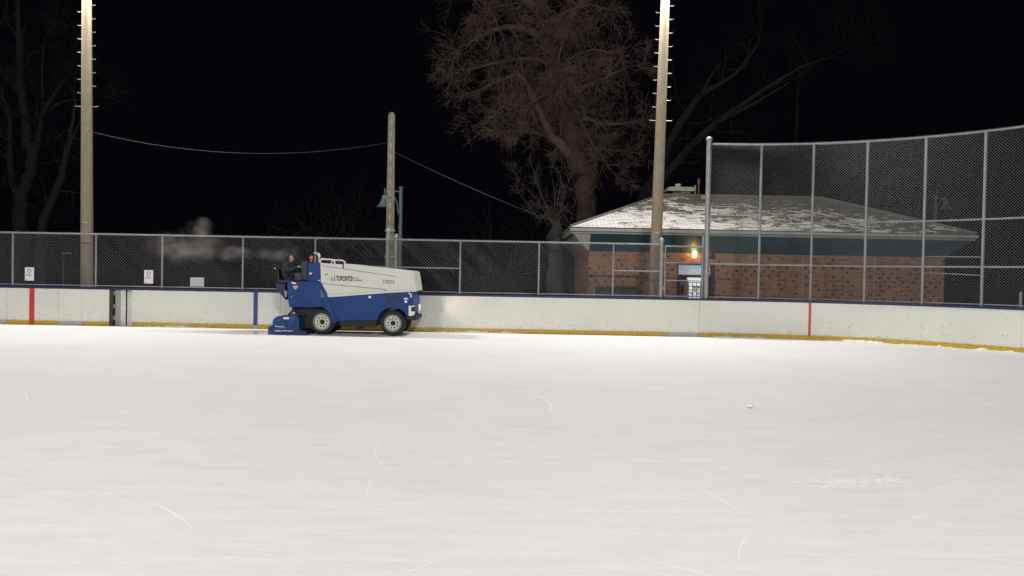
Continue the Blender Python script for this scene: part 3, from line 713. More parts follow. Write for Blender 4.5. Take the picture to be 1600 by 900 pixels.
# ------------------------------------------------------------------ ice resurfacer
ZN, ZC = 20.72, 21.42                                # near side plane and centre line
ZO = Vector((at(535, 522, ZN).x, ZC, 0))
hw = ZC - ZN
def zp(zx, zy, Y=ZN):                                # side-view drawing to (x, z) on the machine
    p = at(400 + zx / 5.293, 370 + zy / 5.293, Y); return (p.x - ZO.x, p.z)
def prof(*a): return [zp(*q) for q in a]
def prfc(*a): return [zp(*q, ZC - .25) for q in a]
zam = thing('ice_resurfacer', 'blue and white ice resurfacing machine driving along the boards', 'ice resurfacer', ZO)
zblue = mat('resurfacer_blue', (.011, .046, .175), .45, var=.12, scale=3, spec=.2, dirt=(.018, .055, .17), dscale=6, damt=.5)
zblue2 = mat('resurfacer_blue_scuffed', (.014, .042, .15), .5, var=.2, scale=9, spec=.2, dirt=(.18, .22, .32), dscale=7, damt=.4)
zwhite = mat('tank_white', (.60, .60, .55), .38, var=.05, scale=2, dirt=(.48, .47, .42), dscale=4, damt=.4)
zdark = mat('chassis_black', (.010, .010, .011), .7, var=.3, scale=9)
zgrille = mat('grille_navy', (.010, .016, .045), .6)
ink = mat('lettering_ink', (.05, .055, .06), .6); seam = mat('seam_dark', (.10, .10, .09), .8)  # seam: plain dark grey for the tank's seam and fold lines
sticker = mat('sticker_white', (.7, .7, .7), .5); gold = mat('sticker_gold', (.50, .33, .10), .5); orange = mat('beacon_orange', (.85, .17, .02), .3)
chrome = mat('exhaust_steel', (.42, .41, .39), .35, .7, var=.15)
# snow tank
q = MB(); q.prism(prof((531, 216), (736, 229), (744, 222), (1288, 282), (1303, 290), (1328, 450), (1090, 462), (600, 494), (535, 372)), -hw - .01, hw + .01)
tank = q.build('snow_tank', zwhite, zam, bevel=.02)
yT = -hw - .012
def strip(parent, pts, wd, name='panel_seam', m=seam, dy=.003):
    for A, B in zip(pts[:-1], pts[1:]):
        (xa, za), (xb, zb) = zp(*A), zp(*B); L_ = hypot(xb - xa, zb - za); nx, nz = -(zb - za) / L_ * wd / 2, (xb - xa) / L_ * wd / 2
        q = MB(); q.prism([(xa - nx, za - nz), (xb - nx, zb - nz), (xb + nx, zb + nz), (xa + nx, za + nz)], yT - dy, yT + .004); q.build(name, m, parent)
strip(tank, [(548, 236), (570, 243), (1160, 329)], .012)
strip(tank, [(545, 386), (1080, 437), (1062, 449)], .013)
# raised lower lip of the tank
q = MB(); q.prism(prof((588, 480), (1060, 449), (1325, 440), (1328, 452), (1090, 464), (602, 500)), yT - .022, yT + .01); q.build('tank_lip', zwhite, tank, bevel=.006)
q = MB(); h = [zp(*p) for p in ((528, 218), (531, 192), (540, 184), (625, 188), (640, 196), (650, 224))]
q.tube([(x, -hw + .06, z) for x, z in h], .022, 8); q.tube([(x, hw - .06, z) for x, z in h], .022, 8)
q.build('grab_rail', zwhite, tank, smooth=True)
x, z = zp(722, 245); q = MB(); q.box(x - .014, x + .014, yT - .02, yT + .01, z - .05, z + .06); q.build('latch', mat('rust', (.06, .045, .03), .8), tank)
x, z = zp(580, 310); q = MB(); q.tube([(x - .03, yT - .012, z - .02), (x + .02, yT - .014, z - .015), (x + .05, yT - .012, z + .025)], .010, 6); q.build('hook', mat('rust2', (.16, .14, .11), .7), tank)
# lettering: two-tower emblem, city name, two small lines, fleet number
x, z = zp(622, 364); e = MB()
for a, b, c, d in ((0, .035, 0, .10), (.075, .105, .0, .15), (.035, .075, 0, .03), (.012, .024, .10, .125), (.105, .118, .0, .06)): e.box(x + a, x + b, yT - .003, yT + .002, z + c, z + d)
e.build('emblem', mat('emblem_grey', (.26, .27, .28), .6), tank)
tx, tz = zp(664, 363)
text('lettering', 'TORONTO', .185, (tx, yT - .002, tz), ink, tank, bold=.007, sx=.46)
tx, tz = zp(787, 347); text('lettering', 'Parks &', .085, (tx, yT - .002, tz), ink, tank, sx=.78)
tx, tz = zp(787, 366); text('lettering', 'Recreation', .085, (tx, yT - .002, tz), ink, tank, sx=.78)
tx, tz = zp(1044, 388); text('fleet_number', '378076', .155, (tx, yT - .002, tz), mat('number_ink', (.10, .11, .12), .6), tank, sx=.72)
# main lower body with wheel arch
wf, wr = zp(1130, 712), zp(543, 706); WR = .345
arch = [(wf[0] + .42 * cos(a), wf[1] + .42 * sin(a)) for a in [radians(d) for d in range(20, 171, 10)]]
q = MB(); q.prism([zp(1302, 452), zp(1300, 640), zp(1262, 660)] + arch + prof((1000, 691), (668, 697), (604, 505), (700, 480)), -hw, hw); q.build('lower_body', zblue, zam, bevel=.012)
q = MB(); q.prism(prof((690, 697), (1000, 691), (978, 746), (860, 742), (845, 765), (800, 745), (690, 738)), -hw + .05, hw - .05); q.build('underframe', zdark, zam)
# operator station: rear body, column, slanted fender
q = MB(); q.prism(prof((258, 372), (532, 366), (548, 400), (548, 582), (276, 582), (262, 500)), -hw - .012, -hw + .06); q.build('side_panel', zblue, zam, bevel=.012)
q = MB(); q.prism(prof((258, 372), (532, 366), (548, 400), (548, 582), (276, 582), (262, 500)), hw - .06, hw + .012); q.build('side_panel', zblue, zam, bevel=.012)
q = MB(); q.prism(prof((285, 480), (545, 480), (545, 575), (290, 575)), -hw + .07, hw - .07); q.build('operator_floor', zdark, zam)
q = MB(); q.prism(prof((430, 216), (530, 214), (532, 362), (425, 366)), -hw - .008, hw + .008); q.build('column', zblue, zam, bevel=.015)
q = MB(); q.prism(prof((532, 372), (548, 392), (604, 505), (672, 702), (640, 720), (600, 620), (549, 580), (549, 500)), -hw - .022, -hw + .2); q.build('fender', zblue, zam, bevel=.012)
q = MB(); q.prism(prof((536, 430), (560, 470), (572, 500), (540, 503)), -hw - .034, -hw - .018); q.build('step_plate', mat('step_metal', (.10, .12, .20), .5, .3), zam)
q = MB(); q.prism(prof((300, 584), (590, 584), (640, 720), (600, 760), (380, 760)), -hw + .16, hw - .16); q.build('rear_chassis', zdark, zam)
q = MB(); q.prism(prfc((412, 205), (430, 200), (430, 360), (400, 362), (385, 330), (378, 200)), -.32, .32); q.build('console', mat('console_teal', (.012, .022, .035), .5), zam, bevel=.01)
q = MB(); q.prism(prfc((330, 300), (385, 300), (388, 362), (330, 362)), -.34, .30); q.build('console_box', mat('console_grey', (.03, .034, .042), .5, var=.2), zam, bevel=.01)
# steering wheel
sx_, sz_ = zp(363, 258, ZC - .15); q = MB(); q.tube([(sx_ + .07 * cos(2 * pi * k / 20) * .5, .20 * sin(2 * pi * k / 20), sz_ + .17 * cos(2 * pi * k / 20) * .55) for k in range(21)], .014, 8)
q.tube([(sx_, 0, sz_), (sx_ + .12, 0, sz_ - .16)], .02, 8); q.tube([(sx_, -.2, sz_), (sx_, .2, sz_)], .01, 6); q.build('steering_wheel', zdark, zam, smooth=True)
# beacon, exhaust stack, grille, stickers, lamps, bumper
x, z = zp(440, 182); q = MB(); q.lathe([(.045, 0), (.045, .02), (.042, .075), (.02, .085), (.002, .086)], (x, -hw + .22, z), n=14); q.build('beacon', orange, zam, smooth=True)
q = MB(); q.box(x - .02, x + .02, -hw + .19, -hw + .25, z - .14, z + .002); q.build('beacon_post', zdark, zam)
x, z = zp(446, 205); q = MB(); q.lathe([(.028, 0), (.03, .02), (.02, .05), (.002, .055)], (x + .012, -hw + .10, z), n=10); q.build('mirror', mat('mirror_grey', (.3, .33, .42), .3, .4), zam)
q = MB(); q.tube([(zp(500, 230)[0], -hw + .3, zp(500, 230)[1])] + [(zp(*p)[0], -hw + .3, zp(*p)[1]) for p in ((501, 175), (497, 150), (486, 137), (470, 131), (456, 129))], [.045, .045, .045, .043, .038, .034], 10); q.build('exhaust_stack', chrome, zam, smooth=True)
q = MB(); q.prism(prof((1080, 492), (1193, 486), (1193, 568), (1080, 570)), -hw - .008, -hw + .01); gri = q.build('grille', zgrille, zam)
for k in range(7):
    a, b = zp(1088, 500 + k * 9.5), zp(1187, 500 + k * 9.5); q = MB(); q.box(a[0], b[0], -hw - .014, -hw - .007, a[1] - .012, a[1] + .004); q.build('slat', zblue2, gri)
def disc(px, py, r, m, name='sticker', sy=1.0, y=-hw - .015):
    x, z = zp(px, py); q = MB(); n = 14; q.add([(x + r * cos(2 * pi * k / n), y, z + r * sy * sin(2 * pi * k / n)) for k in range(n)] + [(x + r * cos(2 * pi * k / n), y + .02, z + r * sy * sin(2 * pi * k / n)) for k in range(n)],
        [tuple(range(n))] + [(k, n + k, n + (k + 1) % n, (k + 1) % n) for k in range(n)]); q.build(name, m, zam)
disc(942, 498, .036, sticker); disc(1240, 535, .038, sticker); disc(1240, 512, .065, mat('sticker_warn', (.62, .5, .42), .5), sy=.4)
disc(296, 496, .018, mat('sticker_blue', (.2, .3, .5), .5), y=-hw - .025)
q = MB(); q.prism(prof((306, 404), (350, 404), (346, 420), (328, 438), (310, 420)), -hw - .018, -hw); q.build('shield_badge', gold, zam)
q = MB(); q.prism(prof((296, 372), (322, 378), (336, 382), (334, 390), (306, 390)), -hw - .06, -hw); q.build('lever', sticker, zam, bevel=.006)
q = MB(); q.prism(prof((438, 298), (466, 298), (458, 312), (446, 312)), -hw - .012, -hw); q.build('catch', sticker, zam)
q = MB(); q.prism(prof((513, 358), (530, 358), (530, 364), (513, 364)), -hw - .012, -hw); q.build('catch', sticker, zam)
q = MB(); q.tube([(zp(*p)[0], -hw - .02, zp(*p)[1]) for p in ((1264, 466), (1275, 470), (1283, 482), (1285, 500))], .022, 8); q.build('tow_hook', sticker, zam, smooth=True)
q = MB(); q.prism(prof((1263, 570), (1304, 570), (1304, 650), (1263, 656)), -hw - .02, -hw + .25); q.build('headlight_bracket', sticker, zam, bevel=.01)
q = MB(); q.prism(prof((1284, 580), (1310, 580), (1312, 616), (1284, 616)), -hw - .03, -hw + .22); q.build('headlight', zdark, zam, bevel=.008)
q = MB(); q.prism(prof((1263, 570), (1304, 570), (1304, 650), (1263, 656)), hw - .25, hw + .02); q.build('headlight_bracket', sticker, zam, bevel=.01)
hx, hz_ = zp(1312, 600); q = MB(); q.lathe([(.002, -.05), (.05, -.05), (.085, -.01), (.09, .02), (.085, .022), (.002, .024)], (hx - .02, hw - .12, hz_), 'X', 16)
hl = q.build('headlight', mat('headlight_glass', (.7, .7, .7), .2, emit=(1, .9, .75), es=.4), zam, smooth=True)
ld = bpy.data.lights.new('headlight_beam', 'SPOT'); ld.energy = 42; ld.color = (1, .84, .70); ld.spot_size = radians(80); ld.spot_blend = .8; ld.shadow_soft_size = .06
lo = bpy.data.objects.new('headlight_beam', ld); col.objects.link(lo); lo.parent = hl; lo.location = (hx + .06, hw - .12, hz_); lo.rotation_euler = Vector((1, .02, .02)).to_track_quat('-Z', 'Y').to_euler()
q = MB(); q.prism(prof((1245, 656), (1296, 658), (1322, 652), (1322, 690), (1290, 690), (1245, 682)), -hw - .02, hw + .02); q.build('bumper', zdark, zam, bevel=.012)
# wheels
tyre = MB(); tyre.lathe([(.20, -.115), (.225, -.125), (.29, -.128), (.325, -.115), (WR - .003, -.085), (WR, -.04), (WR, .04), (WR - .003, .085), (.325, .115), (.29, .128), (.225, .125), (.20, .115)], (0, 0, 0), 'Y', 36, True)
tm = None
rimm = mat('rim_white', (.56, .56, .53), .5, var=.12, scale=12, dirt=(.25, .24, .2), dscale=15, damt=.4)
tyre_me = rim_me = hub_me = hole_me = None
def mesh_of(mb, m, smooth=True):
    o = mb.build('tmp', m, smooth=smooth); me = o.data; bpy.data.objects.remove(o); return me
tyre_me = mesh_of(tyre, blackrub)
rim_me = mesh_of(MB().lathe([(.002, -.055), (.10, -.06), (.15, -.075), (.19, -.10), (.225, -.128), (.232, -.124), (.21, -.05), (.21, .1), (.002, .1)], (0, 0, 0), 'Y', 32), rimm)
hub_me = mesh_of(MB().lathe([(.002, -.105), (.05, -.105), (.065, -.09), (.07, -.055), (.002, -.05)], (0, 0, 0), 'Y', 9), zdark)
hole_me = mesh_of(MB().lathe([(.002, -.006), (.021, -.005), (.021, .006), (.002, .006)], (0, 0, 0), 'Y', 8), zdark)
for wx, wz in (wf, wr):
    for sd in (-1, 1):
        wo = link('wheel', tyre_me, zam, 0, (wx, sd * (hw - .13), WR)); wo.rotation_euler.z = 0 if sd < 0 else pi
        link('rim', rim_me, wo); link('hub', hub_me, wo)
        for k in range(9):
            a = 2 * pi * k / 9 + .2; link('rim_hole', hole_me, wo, 0, (.128 * cos(a), -.072, .128 * sin(a)))
# conditioner (the sled dragged behind)
cw = .96
q = MB(); q.prism([(zp(*p)[0], max(zp(*p)[1], .004)) for p in ((120, 815), (126, 738), (156, 726), (164, 678), (200, 652), (350, 652), (376, 672), (382, 764), (428, 776), (438, 798), (428, 818))], -cw, cw)
cond = q.build('conditioner', zblue2, zam, bevel=.02)
q = MB(); q.prism(prof((165, 736), (372, 730), (374, 766), (160, 768)), -cw - .012, -cw + .01); q.build('side_plate', zblue2, cond, bevel=.006)
q = MB(); q.prism(prof((250, 662), (296, 661), (296, 676), (250, 677)), -cw - .005, -cw + .01); q.build('label_plate', sticker, cond)
for a, b in (((185, 738), (262, 745)), ((180, 775), (240, 778)), ((245, 774), (330, 777))):
    (xa, za), (xb, zb) = zp(*a), zp(*b); q = MB(); q.prism([(xa, za), (xb, zb), (xb, zb + .022), (xa, za + .03)], -cw - .022, -cw - .008); q.build('worn_edge', mat('worn_plastic', (.42, .46, .52), .6, var=.4, scale=30), cond)
for yy in (-.62, .62):
    q = MB(); q.tube([(zp(262, 650)[0], yy, zp(262, 650)[1]), (zp(300, 610)[0], yy, zp(300, 610)[1]), (zp(300, 560)[0], yy, zp(300, 560)[1])], .035, 8); q.build('lift_arm', zdark, zam)
    q = MB(); q.tube([(zp(300, 600)[0], yy, zp(300, 600)[1]), (zp(350, 640)[0], yy, zp(350, 640)[1]), (zp(400, 655)[0], yy, zp(400, 655)[1])], .04, 8); q.build('lift_link', zdark, zam)
# seat
q = MB(); q.prism(prfc((190, 352), (292, 356), (292, 380), (188, 392)), -.25, .25); q.build('seat', mat('seat_vinyl', (.015, .016, .02), .5), zam, bevel=.02)
q = MB(); q.prism(prfc((168, 262), (182, 262), (196, 392), (176, 392)), -.24, .24); q.build('seat_back', mat('seat_back_vinyl', (.014, .014, .016), .55), zam, bevel=.02)
x, z = zp(156, 261, ZC - .3); q = MB(); q.lathe([(.002, -.02), (.02, -.012), (.022, .01), (.002, .02)], (x, -.30, z), n=10); q.build('lever_knob', sticker, zam)
q = MB(); q.tube([(x, -.30, z), (zp(166, 400, ZC - .3)[0], -.30, zp(166, 400)[1])], .014, 6); q.build('lever_rod', zdark, zam)
q = MB(); q.prism(prfc((180, 392), (262, 388), (268, 520), (248, 500), (205, 450)), -.5, .5); q.build('seat_box', mat('seat_box_navy', (.012, .02, .05), .6), zam, bevel=.012)
q = MB(); q.prism(prof((232, 448), (252, 446), (250, 500), (240, 498)), -hw + .02, -hw + .08); q.build('tail_reflector', mat('reflector', (.35, .36, .42), .3, .5), zam)

# ------------------------------------------------------------------ driver
def W(zx, zy, y): x, z = zp(zx, zy, ZC - .1); return Vector((ZO.x + x, ZC + y, z))
def skin(nodes, edges, root=0, sub=2):
    me = bpy.data.meshes.new('sk'); me.from_pydata([n_[0] for n_ in nodes], edges, []); o = bpy.data.objects.new('sk', me); col.objects.link(o)
    mo = o.modifiers.new('s', 'SKIN'); mo.use_smooth_shade = True; mo.branch_smoothing = .3
    o.modifiers.new('d', 'SUBSURF').levels = sub
    for i, n_ in enumerate(nodes):
        v = me.skin_vertices[0].data[i]; r = n_[1]; v.radius = r if isinstance(r, tuple) else (r, r); v.use_root = (i == root)
    bpy.context.view_layer.update()
    m2 = bpy.data.meshes.new_from_object(o.evaluated_get(bpy.context.evaluated_depsgraph_get())); bpy.data.objects.remove(o); return m2
hip = W(240, 345, 0); ch_ = W(243, 255, 0); nk = W(252, 212, 0)
nodes = [(hip, (.17, .15)), (W(238, 300, 0), (.175, .155)), (ch_, (.185, .165)), (W(248, 228, 0), (.14, .12)), (nk, .062), (W(266, 195, 0), .075)]
edges = [(0, 1), (1, 2), (2, 3), (3, 4), (4, 5)]
def chain(frm_, lst):
    k = frm_
    for p, r in lst: nodes.append((p, r)); edges.append((k, len(nodes) - 1)); k = len(nodes) - 1
    return k
hands = []
for sd in (-1, 1):
    chain(3, [(W(250, 238, sd * .17), .085), (W(268, 282, sd * .25), .072), (W(310, 278, sd * .23), .058), (W(346, 250, sd * .20), .042)])
    k = chain(0, [(W(262, 352, sd * .12), .11), (W(340, 358, sd * .15), .088), (W(352, 440, sd * .15), .062), (W(350, 482, sd * .15), .05), (W(378, 490, sd * .15), .042)])
body_me = skin(nodes, edges)
bmx = bmesh.new(); bmx.from_mesh(body_me)
# hands: palm plus five fingers closed on the wheel rim
for sd in (-1, 1):
    wr_ = W(346, 250, sd * .20); pm = W(359, 246, sd * .195)
    hn = [(wr_, .033), (pm, (.036, .022))]; he = [(0, 1)]
    for i, (dy, ln) in enumerate(((-.030, .8), (-.011, 1.0), (.009, 1.05), (.028, .95))):
        b0 = pm + Vector((.022, dy, .008)); a_ = b0 + Vector((.030 * ln, 0, -.004)); c_ = a_ + Vector((.004, 0, -.028 * ln)); d_ = c_ + Vector((-.022, 0, -.012))
        k = len(hn); hn += [(b0, .0105), (a_, .0098), (c_, .009), (d_, .0075)]; he += [(1, k), (k, k + 1), (k + 1, k + 2), (k + 2, k + 3)]
    k = len(hn); t0 = pm + Vector((-.005, -sd * .036, -.006)); hn += [(t0, .012), (t0 + Vector((.026, -sd * .006, -.016)), .0105), (t0 + Vector((.044, sd * .012, -.026)), .009)]; he += [(1, k), (k, k + 1), (k + 1, k + 2)]
    bmx.from_mesh(skin(hn, he, 0, 1))
hc = W(268, 182, 0) + Vector((0, 0, .005))
hm = bmesh.new(); bmesh.ops.create_uvsphere(hm, u_segments=20, v_segments=14, radius=.1)
for v in hm.verts:                                   # skull, jaw, nose, brow; the face looks along +x
    x, y, z = v.co / .1; jaw = 1 - .25 * max(0, -z)
    v.co = Vector((x * .100 * (1 if z > -.3 else .95), y * .078 * jaw, z * .122))
    if x > .9 and -.35 < z < .15: v.co.x += .018
    v.co += hc
def blob(c, r):
    b_ = bmesh.new(); bmesh.ops.create_uvsphere(b_, u_segments=8, v_segments=6, radius=1)
    for v in b_.verts: v.co = Vector((v.co.x * r[0], v.co.y * r[1], v.co.z * r[2])) + c
    m_ = bpy.data.meshes.new('b'); b_.to_mesh(m_); bmx.from_mesh(m_)
t_ = bpy.data.meshes.new('h'); hm.to_mesh(t_); bmx.from_mesh(t_)
blob(hc + Vector((.108, 0, -.012)), (.018, .013, .022)); blob(hc + Vector((.09, 0, -.062)), (.018, .026, .008))
for sd in (-1, 1): blob(hc + Vector((-.005, sd * .080, -.005)), (.022, .010, .032)); blob(W(384, 492, sd * .15), (.10, .045, .035))
body_me = bpy.data.meshes.new('body'); bmx.to_mesh(body_me)
bo = bpy.data.objects.new('b', body_me); col.objects.link(bo); rm = bo.modifiers.new('r', 'REMESH'); rm.mode = 'VOXEL'; rm.voxel_size = .009; rm.use_smooth_shade = True
bpy.context.view_layer.update(); body_me = bpy.data.meshes.new_from_object(bo.evaluated_get(bpy.context.evaluated_depsgraph_get())); bpy.data.objects.remove(bo)
body_me.materials.clear()
for m_ in (mat('coat_navy', (.014, .016, .030), .85, var=.3, scale=9, bump=.6, bscale=25), mat('trousers_dark', (.012, .013, .018), .9, var=.2), mat('face_skin', (.45, .27, .20), .55), mat('glove_pale', (.45, .47, .50), .7), mat('boot_black', (.01, .01, .01), .7)): body_me.materials.append(m_)
hz = hip.z + .0; gx = W(349, 250, 0).x; bz = W(350, 480, 0).z
for p in body_me.polygons:
    c = p.center
    if (c - hc).length < .155 and c.z > nk.z + .0: p.material_index = 2
    elif c.x > gx and c.z > W(0, 285, 0).z: p.material_index = 3
    elif c.z < bz: p.material_index = 4
    elif c.z < W(0, 340, 0).z: p.material_index = 1
person = thing('person', 'seated driver in a dark navy coat with pale gloves on the steering wheel', 'person', (0, 0, 0))
link('body', body_me, person)
for sd in (-1, 1):
    q = MB(); q.lathe([(.002, -.008), (.008, -.004), (.009, .003), (.002, .009)], hc + Vector((.094, sd * .032, .014)), n=8); q.build('eye', black, person)
hd = bmesh.new(); bmesh.ops.create_uvsphere(hd, u_segments=20, v_segments=14, radius=1)
for v in list(hd.verts):
    v.co = Vector((v.co.x * .135, v.co.y * .112, v.co.z * .15 * (1.15 if v.co.z < 0 else 1)))
bmesh.ops.delete(hd, geom=[v for v in hd.verts if v.co.x > .068 and v.co.z < .10], context='VERTS')
for v in hd.verts: v.co += hc + Vector((-.012, 0, -.006))
me = bpy.data.meshes.new('hood'); hd.to_mesh(me); me.materials.append(MATS['coat_navy']); me.polygons.foreach_set('use_smooth', [True] * len(me.polygons))
ho = link('hood', me, person); sm = ho.modifiers.new('s', 'SOLIDIFY'); sm.thickness = .018

# ------------------------------------------------------------------ drifting exhaust vapour
def vapour(name, label, lobes, dens, colr, pad=.1):
    lo = [1e9] * 3; hi = [-1e9] * 3
    for c, r in lobes:
        for i in range(3): lo[i] = min(lo[i], c[i] - r[i]); hi[i] = max(hi[i], c[i] + r[i])
    q = MB(); q.box(lo[0], hi[0], lo[1], hi[1], lo[2], hi[2])
    m = bpy.data.materials.new(name); m.use_nodes = True; nt = m.node_tree; n = nt.nodes; L = nt.links; n.clear()
    out = n.new('ShaderNodeOutputMaterial'); pv = n.new('ShaderNodeVolumePrincipled'); L.new(pv.outputs[0], out.inputs['Volume'])
    pv.inputs['Color'].default_value = (*colr, 1); pv.inputs['Anisotropy'].default_value = .1
    geo = n.new('ShaderNodeNewGeometry'); acc = None
    wn = n.new('ShaderNodeTexNoise'); wn.inputs['Scale'].default_value = 1.7; wn.inputs['Detail'].default_value = 4; L.new(geo.outputs['Position'], wn.inputs['Vector'])
    wa = n.new('ShaderNodeVectorMath'); wa.operation = 'MULTIPLY_ADD'; wa.inputs[1].default_value = (.7, .3, .7); L.new(wn.outputs['Color'], wa.inputs[0]); L.new(geo.outputs['Position'], wa.inputs[2])
    wo = n.new('ShaderNodeVectorMath'); wo.operation = 'SUBTRACT'; wo.inputs[1].default_value = (.35, .15, .35); L.new(wa.outputs[0], wo.inputs[0])
    for c, r in lobes:
        s1 = n.new('ShaderNodeVectorMath'); s1.operation = 'SUBTRACT'; s1.inputs[1].default_value = c; L.new(wo.outputs[0], s1.inputs[0])
        s2 = n.new('ShaderNodeVectorMath'); s2.operation = 'DIVIDE'; s2.inputs[1].default_value = r; L.new(s1.outputs[0], s2.inputs[0])
        s3 = n.new('ShaderNodeVectorMath'); s3.operation = 'LENGTH'; L.new(s2.outputs[0], s3.inputs[0])
        s4 = n.new('ShaderNodeMapRange'); s4.interpolation_type = 'SMOOTHSTEP'; s4.inputs[1].default_value = .25; s4.inputs[2].default_value = 1; s4.inputs[3].default_value = 1; s4.inputs[4].default_value = 0; L.new(s3.outputs['Value'], s4.inputs[0])
        if acc is None: acc = s4.outputs[0]
        else:
            mx = n.new('ShaderNodeMath'); mx.operation = 'MAXIMUM'; L.new(acc, mx.inputs[0]); L.new(s4.outputs[0], mx.inputs[1]); acc = mx.outputs[0]
    nz = n.new('ShaderNodeTexNoise'); nz.inputs['Scale'].default_value = 2.6; nz.inputs['Detail'].default_value = 5; nz.inputs['Roughness'].default_value = .6; L.new(geo.outputs['Position'], nz.inputs['Vector'])
    r_ = n.new('ShaderNodeMapRange'); r_.inputs[1].default_value = .36; r_.inputs[2].default_value = .68; r_.inputs[4].default_value = dens; L.new(nz.outputs[0], r_.inputs[0])
    mu = n.new('ShaderNodeMath'); mu.operation = 'MULTIPLY'; L.new(acc, mu.inputs[0]); L.new(r_.outputs[0], mu.inputs[1]); L.new(mu.outputs[0], pv.inputs['Density'])
    o = q.build(name, m); tag(o, label, 'vapour', kind='stuff'); return o
def lobe(px, py, rx, rz, Y, ry): c = at(px, py, Y); return (tuple(c), (rx / 57, ry, rz / 57))
vapour('exhaust_vapour', 'pale exhaust vapour drifting behind the ice resurfacer in front of the fence', [lobe(428, 396, 44, 15, 21.55, .35), lobe(366, 396, 44, 14, 21.55, .4), lobe(290, 386, 80, 32, 21.6, .5), lobe(314, 358, 24, 20, 21.6, .4)], 1.1, (.86, .74, .68))

# ------------------------------------------------------------------ bare trees
def bark(name, c): return mat(name, c, .95, var=.35, scale=5, bump=.8, bscale=14)
class Tree:
    def __init__(s, seed): s.r = random.Random(seed); s.t = MB(); s.b = MB()
    def rnd(s): return Vector((s.r.gauss(0, 1), s.r.gauss(0, 1), s.r.gauss(0, 1)))
    def grow(s, p, d, L, r, lvl, up=.12, kids=5, droop=0):
        n = max(3, int(L / .35)); pts = [p.copy()]; rs = [r]; d = d.normalized()
        for i in range(n):
            d = (d + s.rnd() * .21 + Vector((0, 0, up - droop * (i / n)))).normalized(); p = p + d * (L / n); pts.append(p.copy()); rs.append(max(.004, r * (1 - .8 * (i + 1) / n)))
        s.b.tube(pts, rs, 5 if r > .03 else 3, False)
        if lvl <= 0: return
        for k in range(kids):
            t = s.r.uniform(.25, 1); i = min(n, max(1, int(t * n))); td = (pts[i] - pts[i - 1]).normalized()
            nd = (td + s.rnd().cross(td).normalized() * s.r.uniform(.5, 1.1)).normalized()
            s.grow(pts[i], nd, L * s.r.uniform(.45, .80), max(.0045, rs[i] * .58), lvl - 1, up, kids, droop)
    def limb(s, pix, Y, dY=0.0, kids=3, lvl=3, L=2.2, up=.10, droop=0, base=False):
        pts = [at(px, py, Y + dY * i / max(1, len(pix) - 1)) for i, (px, py, r) in enumerate(pix)]; rs = [q[2] for q in pix]
        if base: pts.insert(0, Vector((pts[0].x, pts[0].y, -.15))); rs.insert(0, rs[0] * 1.25)
        # smooth the polyline with jitter
        P, Rr = [pts[0]], [rs[0]]
        for i in range(len(pts) - 1):
            for k in range(1, 5):
                t = k / 4; a = pts[i - 1] if i else pts[i] * 2 - pts[i + 1]; b, c = pts[i], pts[i + 1]; d = pts[i + 2] if i + 2 < len(pts) else c * 2 - b
                v = .5 * ((2 * b) + (c - a) * t + (2 * a - 5 * b + 4 * c - d) * t * t + (3 * b - a - 3 * c + d) * t ** 3)
                P.append(v + s.rnd() * rs[i + 1] * .16); Rr.append(rs[i] + (rs[i + 1] - rs[i]) * t)
        (s.t if base else s.b).tube(P, Rr, 12 if Rr[0] > .12 else 6, True)
        if kids:
            for i in range(3 if base else 1, len(P)):
                if base and i < len(P) * .35: continue
                for k in range(kids):
                    if s.r.random() > .62: continue
                    td = (P[i] - P[i - 1]).normalized(); nd = (td * .5 + s.rnd().normalized()).normalized()
                    s.grow(P[i], nd, L * s.r.uniform(.45, 1.1), max(.010, min(.045, Rr[i] * .35)), lvl - 1, up, 4, droop)
            td = (P[-1] - P[-2]); s.grow(P[-1], td, L, max(.012, Rr[-1] * .8), lvl, up, 5, droop)
    def done(s, label, Y, m, mb=None, name='tree', group=None):
        b = s.t.v[0] if s.t.v else s.b.v[0]
        t = thing(name, label, 'tree', (0, 0, 0), group)
        if s.t.v: s.t.build('trunk', m, t, smooth=True)
        if s.b.v: s.b.build('crown', mb or m, t, smooth=True)
        return t
bark1 = bark('bark_brown', (.062, .040, .031)); twig1 = bark('twig_brown', (.12, .080, .062))
T = Tree(11); TY = 33.5
T.limb([(917, 425, .52), (916, 345, .44), (915, 285, .42), (900, 238, .42), (884, 180, .40), (866, 110, .36), (850, 40, .32), (842, -60, .25), (836, -170, .12)], TY, 0, 1, 3, 2.4, base=True)
